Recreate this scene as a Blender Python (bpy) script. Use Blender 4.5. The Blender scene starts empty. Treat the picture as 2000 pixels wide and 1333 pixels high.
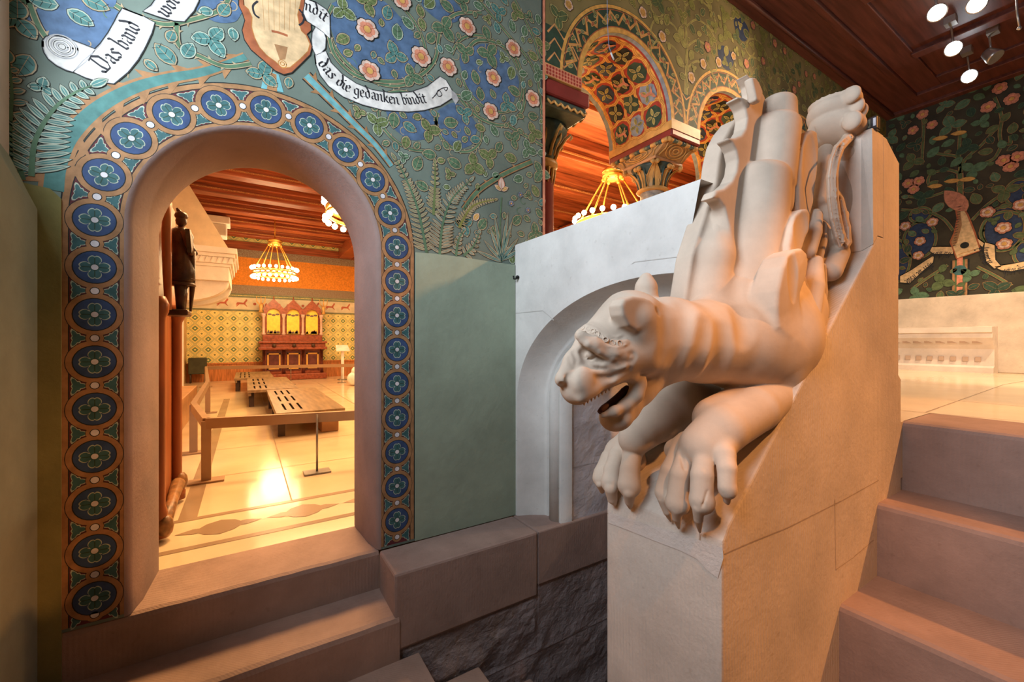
import bpy, bmesh, math, random
import numpy as np
from mathutils import Vector, Matrix
from mathutils.bvhtree import BVHTree
C = bpy.context.scene.collection
sc = bpy.context.scene
# ------------------------------------------------ camera, world, exposure
EZ = 1.03                       # eye height above the hall floor (z = 0)
FPX = 822.0
_n = math.hypot(1300.0, FPX)
A = (1300.0/_n, FPX/_n)         # camera-frame direction of world +X
B = (-A[1], A[0])               # camera-frame direction of world +Y
cam = bpy.data.cameras.new('camera'); co = bpy.data.objects.new('camera', cam); C.objects.link(co)
cam.sensor_width = 36.0; cam.lens = FPX/2000*36; cam.clip_start = 0.02; cam.clip_end = 100
co.location = (0, 0, EZ)
co.rotation_euler = Vector((A[1], B[1], 0)).to_track_quat('-Z', 'Y').to_euler()
sc.camera = co
sc.view_settings.view_transform = 'Standard'; sc.view_settings.look = 'None'
sc.view_settings.gamma = 1; sc.view_settings.use_curve_mapping = False
sc.view_settings.exposure = 0.17
wd = bpy.data.worlds.new('world'); sc.world = wd; wd.use_nodes = True
wd.node_tree.nodes['Background'].inputs[0].default_value = (1.0, 0.56, 0.38, 1)
wd.node_tree.nodes['Background'].inputs[1].default_value = 0.048

WARM = (1.0, 0.50, 0.17); MID = (1.0, 0.70, 0.42); COOL = (0.78, 0.88, 1.0)
def area(name, loc, look, sx, sy, power, col, spread=None):
    l = bpy.data.lights.new(name, 'AREA'); l.shape = 'RECTANGLE'; l.size = sx; l.size_y = sy
    l.energy = power; l.color = col
    if spread: l.spread = math.radians(spread)
    o = bpy.data.objects.new(name, l); C.objects.link(o); o.location = loc
    o.rotation_euler = (Vector(look)-Vector(loc)).to_track_quat('-Z', 'Y').to_euler(); return o
def spot(name, loc, look, power, col, ang=50, blend=.5, rad=.04):
    l = bpy.data.lights.new(name, 'SPOT'); l.energy = power; l.color = col; l.spot_size = math.radians(ang)
    l.spot_blend = blend; l.shadow_soft_size = rad
    o = bpy.data.objects.new(name, l); C.objects.link(o); o.location = loc
    o.rotation_euler = (Vector(look)-Vector(loc)).to_track_quat('-Z', 'Y').to_euler(); return o
# daylight through the window left of the camera
area('window_daylight', (-1.25, 0.70, EZ+1.45), (1.3, 1.3, EZ-0.1), 1.7, 1.3, 118, COOL)
# ceiling spots of the gallery aimed at the stair (outside the frame, above right)
spot('stair_spot', (0.55, -0.95, EZ+2.35), (1.62, 0.62, EZ-.42), 230, (1.0, .42, .13), 26, .6, .03)
spot('stair_spot_far', (4.4, -1.7, EZ+2.45), (2.15, 0.60, EZ-.36), 590, (1.0, .40, .11), 46, .4, .06)
spot('gallery_spot_front', (5.0, 1.05, EZ+2.72), (2.0, 2.1, EZ+2.3), 430, MID, 60, .8, .05)
spot('gallery_spot_floor', (6.0, 0.4, EZ+2.72), (5.6, 0.9, EZ-.36), 420, MID, 110, .9, .05)
spot('gallery_spot_bench', (3.4, -0.6, EZ+2.75), (6.9, 1.2, EZ-.55), 620, (1.0, .72, .47), 40, .5, .05)
# light of the great hall (its chandeliers and lamps)
area('hall_light', (2.2, 7.5, EZ+2.35), (2.2, 7.5, 0), 4.0, 7.0, 360, (1.0, .60, .26))
area('hall_light_arcade', (4.2, 4.2, EZ+1.6), (4.2, 4.2, 5), 3.0, 2.2, 90, (1.0, .60, .26))
area('hall_light_door', (0.5, 4.2, EZ+2.2), (0.15, 1.9, EZ-1.2), .7, .7, 48, (1.0, .55, .22), 110)

# ------------------------------------------------ photograph pixel -> point on a real plane
def onY(x, y, b):
    u = (x-1000)/FPX; t = b/(B[0]*u+B[1]); return Vector((t*(A[0]*u+A[1]), b, EZ+(666.5-y)*t/FPX))
def onX(x, y, a):
    u = (x-1000)/FPX; t = a/(A[0]*u+A[1]); return Vector((a, t*(B[0]*u+B[1]), EZ+(666.5-y)*t/FPX))
def onZ(x, y, z):
    u = (x-1000)/FPX; t = (z-EZ)*FPX/(666.5-y); return Vector((t*(A[0]*u+A[1]), t*(B[0]*u+B[1]), z))
def depth(p): return p[0]*A[1]+p[1]*B[1]

# ------------------------------------------------ materials
MATS = {}
def nodes_of(name):
    m = bpy.data.materials.new(name); m.use_nodes = True
    nt = m.node_tree; b = nt.nodes['Principled BSDF']; return m, nt, b
def mat(name, col, rough=.75, var=.12, scale=6.0, bump=.0, bscale=40.0, spec=.3, metal=0.0, col2=None, stretch=None):
    if name in MATS: return MATS[name]
    m, nt, b = nodes_of(name); N = nt.nodes; L = nt.links
    b.inputs['Roughness'].default_value = rough; b.inputs['Metallic'].default_value = metal
    b.inputs['Specular IOR Level'].default_value = spec
    tc = N.new('ShaderNodeTexCoord'); mp = N.new('ShaderNodeMapping'); L.new(tc.outputs['Object'], mp.inputs[0])
    if stretch: mp.inputs['Scale'].default_value = stretch
    no = N.new('ShaderNodeTexNoise'); no.inputs['Scale'].default_value = scale; no.inputs['Detail'].default_value = 6
    L.new(mp.outputs[0], no.inputs['Vector'])
    r = N.new('ShaderNodeValToRGB'); L.new(no.outputs['Fac'], r.inputs[0])
    c = col; d = col2 or tuple(v*(1-var*2) for v in c); e = col if col2 else tuple(min(1, v*(1+var)) for v in c)
    r.color_ramp.elements[0].position = .32; r.color_ramp.elements[1].position = .68
    r.color_ramp.elements[0].color = (*d, 1); r.color_ramp.elements[1].color = (*e, 1)
    L.new(r.outputs[0], b.inputs['Base Color'])
    if bump:
        n2 = N.new('ShaderNodeTexNoise'); n2.inputs['Scale'].default_value = bscale; n2.inputs['Detail'].default_value = 8
        L.new(mp.outputs[0], n2.inputs['Vector'])
        bp = N.new('ShaderNodeBump'); bp.inputs['Strength'].default_value = min(1, bump); bp.inputs['Distance'].default_value = .01*max(1, bump)
        L.new(n2.outputs['Fac'], bp.inputs['Height']); L.new(bp.outputs[0], b.inputs['Normal'])
    MATS[name] = m; return m
def stone(name, col, tool=0.0, toolscale=220.0, axis='xy', bump=.25, bscale=60, var=.10, rough=.85, pits=True, bdist=.004):
    """sandstone: cloudy colour, fine grain, vertical chisel grooves"""
    if name in MATS: return MATS[name]
    m, nt, b = nodes_of(name); N = nt.nodes; L = nt.links
    b.inputs['Roughness'].default_value = rough; b.inputs['Specular IOR Level'].default_value = .2
    tc = N.new('ShaderNodeTexCoord')
    n1 = N.new('ShaderNodeTexNoise'); n1.inputs['Scale'].default_value = 3.2; n1.inputs['Detail'].default_value = 8; n1.inputs['Roughness'].default_value = .62
    L.new(tc.outputs['Object'], n1.inputs['Vector'])
    r = N.new('ShaderNodeValToRGB'); L.new(n1.outputs['Fac'], r.inputs[0])
    r.color_ramp.elements[0].position = .3; r.color_ramp.elements[1].position = .7
    r.color_ramp.elements[0].color = (*[v*(1-var*2.0) for v in col], 1)
    r.color_ramp.elements[1].color = (*[min(1, v*(1+var)) for v in col], 1)
    n3 = N.new('ShaderNodeTexNoise'); n3.inputs['Scale'].default_value = 34; n3.inputs['Detail'].default_value = 5
    L.new(tc.outputs['Object'], n3.inputs['Vector'])
    r3 = N.new('ShaderNodeValToRGB'); L.new(n3.outputs['Fac'], r3.inputs[0])
    r3.color_ramp.elements[0].position = .24; r3.color_ramp.elements[0].color = (.72, .69, .66, 1)
    r3.color_ramp.elements[1].position = .36; r3.color_ramp.elements[1].color = (1, 1, 1, 1)
    mx = N.new('ShaderNodeMixRGB'); mx.blend_type = 'MULTIPLY'; mx.inputs[0].default_value = .45 if pits else .1
    L.new(r.outputs[0], mx.inputs[1]); L.new(r3.outputs[0], mx.inputs[2]); L.new(mx.outputs[0], b.inputs['Base Color'])
    n2 = N.new('ShaderNodeTexNoise'); n2.inputs['Scale'].default_value = bscale; n2.inputs['Detail'].default_value = 9; n2.inputs['Roughness'].default_value = .6
    L.new(tc.outputs['Object'], n2.inputs['Vector'])
    h = n2.outputs['Fac']
    if tool:
        sx = N.new('ShaderNodeSeparateXYZ'); L.new(tc.outputs['Object'], sx.inputs[0])
        ad = N.new('ShaderNodeMath'); ad.operation = 'ADD'; L.new(sx.outputs[0], ad.inputs[0]); L.new(sx.outputs[1], ad.inputs[1])
        ng = N.new('ShaderNodeTexNoise'); ng.inputs['Scale'].default_value = 5; L.new(tc.outputs['Object'], ng.inputs['Vector'])
        wv = N.new('ShaderNodeMath'); wv.operation = 'MULTIPLY_ADD'; wv.inputs[1].default_value = .03
        L.new(ng.outputs['Fac'], wv.inputs[0]); L.new(ad.outputs[0], wv.inputs[2])
        ms = N.new('ShaderNodeMath'); ms.operation = 'MULTIPLY'; ms.inputs[1].default_value = toolscale*2; L.new(wv.outputs[0], ms.inputs[0])
        sn = N.new('ShaderNodeMath'); sn.operation = 'SINE'; L.new(ms.outputs[0], sn.inputs[0])
        mm = N.new('ShaderNodeMath'); mm.operation = 'MULTIPLY'; L.new(sn.outputs[0], mm.inputs[0]); L.new(ng.outputs['Fac'], mm.inputs[1])
        m2 = N.new('ShaderNodeMath'); m2.operation = 'MULTIPLY_ADD'; m2.inputs[1].default_value = tool; L.new(mm.outputs[0], m2.inputs[0]); L.new(h, m2.inputs[2]); h = m2.outputs[0]
    bp = N.new('ShaderNodeBump'); bp.inputs['Strength'].default_value = min(1, bump*2); bp.inputs['Distance'].default_value = bdist
    L.new(h, bp.inputs['Height']); L.new(bp.outputs[0], b.inputs['Normal'])
    MATS[name] = m; return m
def emit(name, col, strength):
    if name in MATS: return MATS[name]
    m, nt, b = nodes_of(name)
    b.inputs['Base Color'].default_value = (*col, 1)
    b.inputs['Emission Color'].default_value = (*col, 1); b.inputs['Emission Strength'].default_value = strength
    MATS[name] = m; return m
SAND = (.66, .57, .48)
M_white = stone('pale_limestone', (.665, .65, .61), tool=.1, bump=.15)
M_passage = stone('whitewashed_rubble', (.55, .53, .56), bump=.4, bscale=10, var=.12, bdist=.015)
M_sand = stone('dressed_sandstone', SAND, tool=.25, bump=.3)
M_step = stone('stair_sandstone', (.375, .255, .205), tool=.16, bump=.3, var=.14)
M_ledge = stone('ledge_sandstone', (.35, .245, .205), tool=.12, bump=.3, var=.15)
M_rough = stone('rough_masonry', (.34, .28, .27), bump=.5, bscale=9, var=.2, bdist=.05)
M_carve = stone('carved_sandstone', (.62, .50, .39), bump=.12, bscale=90, var=.12, pits=False, bdist=.002)
M_plaster = stone('sage_green_plaster', (.30, .36, .27), bump=.35, bscale=22, var=.10, pits=False)
M_olive = stone('olive_plaster', (.25, .23, .085), bump=.35, bscale=16, var=.15, pits=False)
M_grey = stone('grey_green_plaster', (.27, .28, .20), bump=.3, bscale=16, var=.12, pits=False)
M_jamb = stone('door_jamb_stone', (.29, .205, .18), bump=.2, var=.10, tool=.0)
M_marble = mat('pale_marble_floor', (.78, .62, .40), rough=.13, var=.07, scale=2.2, spec=.5)
M_inlay = mat('tan_marble_inlay', (.36, .25, .155), rough=.2, var=.08, scale=3)
M_wood = mat('red_brown_timber', (.34, .085, .03), rough=.4, var=.25, scale=3, stretch=(.6, 9, 9), bump=.08)
M_wood2 = mat('gallery_dark_timber', (.115, .035, .025), rough=.45, var=.2, scale=3, stretch=(.6, 9, 9), bump=.08)
M_gild = mat('gilded_paint', (.62, .34, .10), rough=.45, var=.15, scale=12)
M_red = mat('oxblood_paint', (.24, .035, .03), rough=.4)
# ------------------------------------------------ mesh helpers
def link(name, bm, m, parent=None, smooth=False, kind=None, label=None):
    me = bpy.data.meshes.new(name); bm.normal_update(); bm.to_mesh(me); bm.free()
    for q in (m if isinstance(m, (list, tuple)) else [m]): me.materials.append(q)
    if smooth:
        for p in me.polygons: p.use_smooth = True
    o = bpy.data.objects.new(name, me); C.objects.link(o)
    if parent: o.parent = parent
    if kind: o['kind'] = kind
    if label: o['label'] = label
    return o
THINGS = []
def thing(name, label, cat, loc=(0, 0, 0), group=None):
    o = bpy.data.objects.new(name, None); C.objects.link(o); o.empty_display_size = .05
    o['label'] = label; o['category'] = cat
    if group: o['group'] = group
    THINGS.append(o)
    return o
def tag(o, label, cat, group=None):
    o['label'] = label; o['category'] = cat
    if group: o['group'] = group
    return o
def box(bm, x0, x1, y0, y1, z0, z1, bev=0, mi=0, M=None):
    vs = [bm.verts.new((x, y, z)) for x in (x0, x1) for y in (y0, y1) for z in (z0, z1)]
    F = [(0, 1, 3, 2), (4, 6, 7, 5), (0, 4, 5, 1), (2, 3, 7, 6), (0, 2, 6, 4), (1, 5, 7, 3)]
    fs = [bm.faces.new([vs[i] for i in f]) for f in F]
    for f in fs: f.material_index = mi
    if bev:
        es = list({e for f in fs for e in f.edges})
        r = bmesh.ops.bevel(bm, geom=es, offset=bev, segments=2, profile=.5, affect='EDGES')
        vs = list({v for f in r['faces'] for v in f.verts} | {v for v in vs if v.is_valid})
        for f in r['faces']: f.material_index = mi
    if M is not None:
        for v in vs: v.co = M @ v.co
    return vs
def prism(bm, pts, vec, mi=0):
    """extrude a planar polygon of 3D points along vec"""
    a = [bm.verts.new(p) for p in pts]; b = [bm.verts.new(Vector(p)+Vector(vec)) for p in pts]; n = len(pts)
    fs = [bm.faces.new(a), bm.faces.new(b[::-1])]
    for i in range(n): fs.append(bm.faces.new((a[(i+1) % n], a[i], b[i], b[(i+1) % n])))
    for f in fs: f.material_index = mi
    return fs
def tube(bm, pts, r, seg=10, mi=0, closed=False, caps=True):
    pts = [Vector(p) for p in pts]; n = len(pts)
    rs = r if isinstance(r, (list, tuple)) else [r]*n
    rings = []; up = None
    for i, p in enumerate(pts):
        if closed: d = (pts[(i+1) % n]-pts[i-1])
        else: d = pts[min(i+1, n-1)]-pts[max(i-1, 0)]
        d.normalize()
        if up is None:
            up = d.cross(Vector((0, 0, 1)))
            if up.length < .1: up = d.cross(Vector((1, 0, 0)))
        up = (up-d*up.dot(d)).normalized(); w = d.cross(up)
        rings.append([bm.verts.new(p+(up*math.cos(2*math.pi*k/seg)+w*math.sin(2*math.pi*k/seg))*rs[i]) for k in range(seg)])
    m = n if closed else n-1
    for i in range(m):
        a, b = rings[i], rings[(i+1) % n]
        for k in range(seg):
            f = bm.faces.new((a[k], a[(k+1) % seg], b[(k+1) % seg], b[k])); f.material_index = mi; f.smooth = True
    if caps and not closed:
        f = bm.faces.new(rings[0][::-1]); f.material_index = mi
        f = bm.faces.new(rings[-1]); f.material_index = mi
def lathe(bm, prof, c, seg=24, mi=0, M=None):
    """prof: list of (radius, z) around vertical axis at c"""
    rings = []
    for r, z in prof:
        rings.append([bm.verts.new(((M @ Vector((r*math.cos(2*math.pi*k/seg), r*math.sin(2*math.pi*k/seg), z))) if M else Vector((r*math.cos(2*math.pi*k/seg), r*math.sin(2*math.pi*k/seg), z)))+Vector(c)) for k in range(seg)])
    for a, b in zip(rings, rings[1:]):
        for k in range(seg):
            f = bm.faces.new((a[k], a[(k+1) % seg], b[(k+1) % seg], b[k])); f.material_index = mi; f.smooth = True
    bm.faces.new(rings[0][::-1]).material_index = mi; bm.faces.new(rings[-1]).material_index = mi
def sphere(bm, c, r, seg=12, mi=0, sc3=(1, 1, 1)):
    r0 = bmesh.ops.create_uvsphere(bm, u_segments=seg, v_segments=max(6, seg//2), radius=r)
    for v in r0['verts']: v.co = Vector((v.co[0]*sc3[0], v.co[1]*sc3[1], v.co[2]*sc3[2]))+Vector(c)
    for f in {f for v in r0['verts'] for f in v.link_faces}: f.material_index = mi; f.smooth = True
def fill_loops(bm, loops, mi=0):
    """planar face with holes; loops are lists of 3D points"""
    es = []
    for lp in loops:
        vs = [bm.verts.new(p) for p in lp]
        es += [bm.edges.new((vs[i], vs[(i+1) % len(vs)])) for i in range(len(vs))]
    r = bmesh.ops.triangle_fill(bm, edges=es, use_beauty=True)
    for g in r['geom']:
        if isinstance(g, bmesh.types.BMFace): g.material_index = mi
def B_(): return bmesh.new()
# ------------------------------------------------ SETTING: north wall with the doorway and the arcade
H = EZ
DX, DR, DZ = .09, .473, EZ+.444           # doorway axis, radius, springing
def arch_path(cx, r, zs, zb, n=36, rx=None):
    """left foot -> over the arch -> right foot, (x, z)"""
    p = [(cx-r, zb), (cx-r, zb+(zs-zb)*.5), (cx-r, zs)]
    p += [(cx-r*math.cos(math.pi*i/n), zs+r*math.sin(math.pi*i/n)) for i in range(1, n)]
    p += [(cx+r, zs), (cx+r, zb+(zs-zb)*.5), (cx+r, zb)]
    return p
ARC = [(1.87, 2.79), (3.157, 4.077), (4.444, 5.364)]
ZI = EZ+1.72
YN, YB = 2.1, 2.76
def arc_hole(x0, x1, zb):
    cx, r = (x0+x1)/2, (x1-x0)/2
    return [(x0, zb), (x0, ZI)]+[(cx-r*math.cos(math.pi*i/28), ZI+.005+r*math.sin(math.pi*i/28)) for i in range(1, 28)]+[(x1, ZI), (x1, zb)]
bm = B_()
hole = arch_path(DX, DR, DZ, 0)
# front and back face of the wall left of the arcade
fill_loops(bm, [[(-.75, YN, 0)] + [(x, YN, z) for x, z in hole] + [(1.57, YN, 0), (1.57, YN, EZ+3.05), (-.75, YN, EZ+3.05)]])
hb = arch_path(DX, .42, DZ, 0)
fill_loops(bm, [[(-.75, 2.44, 0)] + [(x, 2.44, z) for x, z in hb] + [(1.57, 2.44, 0), (1.57, 2.44, EZ+3.05), (-.75, 2.44, EZ+3.05)]])
f = bm.faces.new([bm.verts.new(p) for p in ((1.57, YN, 0), (1.57, YN, EZ+3.05), (1.57, YB, EZ+3.05), (1.57, YB, 0))])
wall_north = link('wall_north', bm, mat('grey_green_mural_ground', (.155, .20, .165), rough=.8, var=.12, scale=4, bump=.15, bscale=30), kind='structure')
# arcade wall above the columns
bm = B_()
def arcade_face(y):
    lp = [(1.57, y, EZ+3.05), (1.57, y, ZI)]
    for x0, x1 in ARC:
        cx, r = (x0+x1)/2, (x1-x0)/2
        lp += [(cx-r*math.cos(math.pi*i/28), y, ZI+r*math.sin(math.pi*i/28)) for i in range(0, 29)]
    lp += [(5.73, y, ZI), (5.73, y, -.2), (7.3, y, -.2), (7.3, y, EZ+3.05)]
    return lp
fill_loops(bm, [arcade_face(YN)]); fill_loops(bm, [arcade_face(YB)])
wall_arcade = link('wall_arcade', bm, mat('olive_mural_ground', (.22, .18, .07), rough=.75, var=.2, scale=3, bump=.1), kind='structure')
bm = B_()
xs = [1.57]+[v for a in ARC for v in a]+[5.73]
for i in range(0, len(xs), 2):       # impost bands under the arches, gold plaster
    box(bm, xs[i], xs[i+1], YN-.004, YB+.004, EZ+1.655, ZI+.012)
box(bm, 1.57, 5.73, YN+.02, YB-.02, -.2, EZ+.15, mi=1)
link('trim_1', bm, [M_gild, M_white], kind='structure')
# intrados
bm = B_()
for x0, x1 in ARC:
    cx, r = (x0+x1)/2, (x1-x0)/2
    row = [[bm.verts.new((cx-r*math.cos(math.pi*i/40), y, ZI+r*math.sin(math.pi*i/40))) for i in range(41)] for y in (YN, YB)]
    for i in range(40): bm.faces.new((row[0][i], row[1][i], row[1][i+1], row[0][i+1])).smooth = True
link('arch_soffit', bm, mat('dark_soffit_paint', (.10, .085, .05), rough=.6), wall_arcade)
# doorway reveal (loft of arched sections)
bm = B_()
secs = [(2.098, .474), (2.1, .466), (2.108, .458), (2.125, .452), (2.16, .446), (2.2, .436), (2.44, .42), (2.47, .425)]
prev = None
for y, r in secs:
    ring = [bm.verts.new((x, y, z)) for x, z in arch_path(DX, r, DZ, .001, 40)]
    if prev:
        for i in range(len(ring)-1): bm.faces.new((prev[i], ring[i], ring[i+1], prev[i+1])).smooth = True
    prev = ring
link('door_1', bm, M_jamb, kind='structure')
# plaster fields on the north wall: sage panel right of the door, olive strip left of it
bm = B_()
pr = [(812, 493), (850, 496), (900, 502), (950, 510), (1000, 517), (1006, 517)]
pts = [onY(x, y, 2.094) for x, y in pr]
pts = [Vector((p[0], 2.094, p[2])) for p in pts]
prism(bm, pts+[Vector((1.36, 2.094, .001)), Vector((.735, 2.094, .001))], (0, .02, 0))
link('sage_panel', bm, M_plaster, wall_north, label='smooth sage green plaster panel right of the doorway')
bm = B_()
prism(bm, [Vector((-.75, 2.092, -1.2)), Vector((-.548, 2.092, -1.2)), Vector((-.548, 2.092, EZ+.50)), Vector((-.575, 2.092, EZ+.53)), Vector((-.62, 2.092, EZ+.535)), Vector((-.75, 2.092, EZ+.56))], (0, .02, 0))
link('olive_panel', bm, M_olive, wall_north, label='olive green plaster strip left of the doorway')
# west wall: low plastered breast with splayed top, pier above
bm = B_()
xw = -.605
prof = [(xw, -2.2), (xw, EZ+.45), (xw-.02, EZ+.50), (-.67, EZ+.62), (-1.0, EZ+.64), (-1.0, -2.2)]
rows = [[bm.verts.new((x, yy, z+(dz if z > 0 else 0))) for x, z in prof] for yy, dz in ((2.098, 0), (1.95, .04), (1.75, .13), (1.5, .24), (-2.3, .24))]
for a_, b_ in zip(rows, rows[1:]):
    for i in range(len(prof)): bm.faces.new((a_[i], a_[(i+1) % len(prof)], b_[(i+1) % len(prof)], b_[i]))
bm.faces.new(rows[0]); bm.faces.new(rows[-1][::-1])
link('wall_west', bm, M_grey, kind='structure')
bm = B_(); box(bm, -1.0, -.672, 1.93, 2.1, EZ+.62, EZ+3.05)
link('wall_west_pier', bm, stone('beige_plaster', (.50, .42, .34), bump=.2, pits=False), kind='structure')
# ------------------------------------------------ steps below the doorway
def stepped(name, m): pass
st = thing('stone_staircase', 'worn sandstone steps leading up to the round-arched doorway', 'stairs')
def wavy_box(x0, x1, y0, y1, z0, z1, name, parent, m, bev=.012, seed=0, nx=24):
    """block with a slightly worn front edge"""
    bm = B_(); rnd = random.Random(seed)
    offs = [rnd.uniform(-.004, .004) for _ in range(nx+1)]
    prof = lambda o: [(y1, z0), (y1, z1), (y0+bev*1.3+o, z1), (y0+bev*.35+o*.6, z1-bev*.35), (y0+o*.3, z1-bev*1.2), (y0, z0)]
    prev = None
    for i in range(nx+1):
        x = x0+(x1-x0)*i/nx; r = [bm.verts.new((x, y, z)) for y, z in prof(offs[i])]
        if prev:
            for k in range(5): bm.faces.new((prev[k], prev[k+1], r[k+1], r[k]))
            bm.faces.new((prev[5], prev[0], r[0], r[5]))
        else: bm.faces.new(r[::-1])
        prev = r
    bm.faces.new(prev)
    return link(name, bm, m, parent)
wavy_box(-.60, .553, 2.1, 2.444, -.5, 0, 'step', st, M_step, seed=1, bev=.018)
wavy_box(-.603, .574, 1.835, 2.1, -.7, -.187, 'step', st, M_step, seed=2, bev=.02)
wavy_box(-.603, .66, -.3, 1.835, -.9, -.38, 'step', st, M_step, seed=3)
lo = thing('stone_staircase', 'dark lower steps descending under the pale arch beside the ledge', 'stairs')
for i in range(7):
    bm = B_(); box(bm, .63+.31*i, .97+.31*i, 1.09, 1.84, -2.6, -.57-.19*i, bev=.01); link('step', bm, M_step, lo)
# ledge along the wall
lg = thing('stone_ledge', 'broad sandstone ledge at the foot of the sage green wall', 'ledge')
bm = B_()
box(bm, .553, 1.33, 1.842, 2.098, -.345, 0.0, bev=.012); link('ledge_block', bm, M_ledge, lg)
bm = B_(); box(bm, 1.333, 1.9, 1.842, 2.098, -.29, 0.0, bev=.008); link('ledge_block', bm, M_ledge, lg)
# passage wall below and behind the arch, rough coursed masonry
bm = B_()
def rough_panel(bm, x0, x1, z0, z1, y, amp, nx, nz, seed):
    rnd = random.Random(seed)
    from mathutils import noise
    g = [[None]*(nz+1) for _ in range(nx+1)]
    for i in range(nx+1):
        for k in range(nz+1):
            x = x0+(x1-x0)*i/nx; z = z0+(z1-z0)*k/nz
            e = min(i, nx-i, k, nz-k)/2; e = min(1, e)
            d = (noise.fractal(Vector((x*5+seed, z*5, seed)), 1, 2, 5))*amp*e
            g[i][k] = bm.verts.new((x, y-.004+d, z))
    for i in range(nx):
        for k in range(nz): bm.faces.new((g[i][k], g[i+1][k], g[i+1][k+1], g[i][k+1]))
rough_panel(bm, .575, 1.335, -.66, -.35, 1.862, .020, 70, 36, 3)
rough_panel(bm, 1.335, 2.3, -.66, -.295, 1.862, .012, 70, 36, 8)
rough_panel(bm, .575, 3.0, -2.7, -.66, 1.866, .02, 90, 60, 5)
box(bm, .575, 3.0, 1.885, 2.097, -2.7, -.35)
link('wall_passage', bm, M_rough, kind='structure')
bm = B_()
rough_panel(bm, 1.57, 3.0, -.296, .30, 1.864, .007, 70, 40, 12)
rough_panel(bm, 1.57, 3.0, .30, 1.1, 1.868, .009, 70, 44, 17)
link('wall_passage_upper', bm, M_passage, kind='structure')
bm = B_(); box(bm, 2.9, 2.93, 1.095, 1.84, -2.7, EZ-.64); link('wall_passage_end', bm, M_rough, kind='structure')
# white parapet wall with the moulded arch
bm = B_()
AY, AZ, AA, AB = 1.13, EZ-.35, .95, .61
def ell(k, n=60, zb=-.02, x=1.35):
    """opening outline shrunk by k, on plane x: far foot -> crown -> near foot"""
    pts = [Vector((x, AY+AA-k, zb))]
    for i in range(n+1):
        t = math.pi*i/n
        pts.append(Vector((x, AY+(AA-k)*math.cos(t), AZ+(AB-k)*math.sin(t))))
    pts.append(Vector((x, AY-(AA-k), zb)))
    return pts
ZP = EZ+.569
lp = ell(0)
# only the part left of the balustrade is real: crop the outline at y = 1.0
lp = [p for p in ell(0) if p[1] > .98]
zc = AZ+AB*math.sqrt(max(0, 1-((.98-AY)/AA)**2))
fill_loops(bm, [[Vector((1.35, 2.1, -.02))]+lp+[Vector((1.35, .98, zc)), Vector((1.35, .965, zc)), Vector((1.35, .895, ZP)), Vector((1.35, 2.1, ZP))]])
prevr = None
mould = [(1.35, 0), (1.36, .006), (1.42, .03), (1.49, .075), (1.50, .088), (1.50, .10), (1.53, .103), (1.535, .115)]
n_ = 60
for x, k in mould:
    r = [bm.verts.new(p) for p in ell(k, n_, x=x)[:n_//2+6]]
    if prevr:
        for i in range(len(r)-1): bm.faces.new((prevr[i], prevr[i+1], r[i+1], r[i])).smooth = True
    prevr = r
prevr = None
for x, k in [(1.55, .195), (1.50, .203), (1.50, .222), (1.575, .232)]:
    r = [bm.verts.new(p) for p in ell(k, n_, x=x, zb=-.02)[:n_//2+6]]
    if prevr:
        for i in range(len(r)-1): bm.faces.new((prevr[i], prevr[i+1], r[i+1], r[i])).smooth = True
    prevr = r
# top and back
for q in ([(1.35, .895, ZP), (1.35, 2.1, ZP), (1.62, 2.1, ZP), (1.62, .895, ZP)], [(1.62, .885, ZP), (1.62, 2.1, ZP), (1.62, 2.1, EZ-.1), (1.62, .885, EZ-.1)]):
    bm.faces.new([bm.verts.new(v) for v in q])
wall_par = link('wall_parapet', bm, M_white, kind='structure')
bm = B_()
tube(bm, ell(.16, n_, x=1.525, zb=0)[:n_//2+6], .048, 16)
link('roll_moulding', bm, M_white, wall_par)
# ------------------------------------------------ balustrade
Y1, Y2 = .66, 1.09
bal = thing('stair_balustrade', 'massive raked sandstone balustrade block carrying the carved beast', 'balustrade')
bm = B_()
prof = [(1.09, -2.2), (1.09, EZ-.60), (1.095, EZ-.545), (1.12, EZ-.51), (2.20, EZ+.433), (2.26, EZ+.433), (2.26, EZ+.862), (2.30, EZ+.862), (2.454, EZ+.79), (2.454, EZ+.30), (2.445, EZ+.29), (2.445, EZ-.15), (2.475, EZ-.17), (2.475, -2.2)]
prism(bm, [Vector((x, Y1, z)) for x, z in prof], (0, Y2-Y1, 0))
bmesh.ops.recalc_face_normals(bm, faces=bm.faces)
bmesh.ops.bevel(bm, geom=[e for e in bm.edges], offset=.007, segments=2, profile=.6, affect='EDGES')
balb = link('balustrade_block', bm, M_sand, bal)
bm = B_()      # near cheek of the post with its chamfered corner
pts = [(2.122, EZ+.368), (2.199, EZ+.435), (2.259, EZ+.435), (2.259, EZ+.862), (2.14, EZ+.862), (2.122, EZ+.83)]
prism(bm, [Vector((x, Y1, z)) for x, z in pts], (0, .125, 0))
bmesh.ops.recalc_face_normals(bm, faces=bm.faces)
es = [e for e in bm.edges if all(abs(v.co[0]-2.122) < 1e-4 and abs(v.co[1]-Y1) < 1e-4 for v in e.verts)]
bmesh.ops.bevel(bm, geom=es, offset=.03, segments=1, affect='EDGES')
link('post_cheek', bm, M_sand, bal)
bm = B_()
box(bm, 2.335, 2.38, Y1+.02, Y1+.08, EZ+.82, EZ+.885, bev=.004)
link('stone_nib', bm, M_sand, bal)
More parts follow.
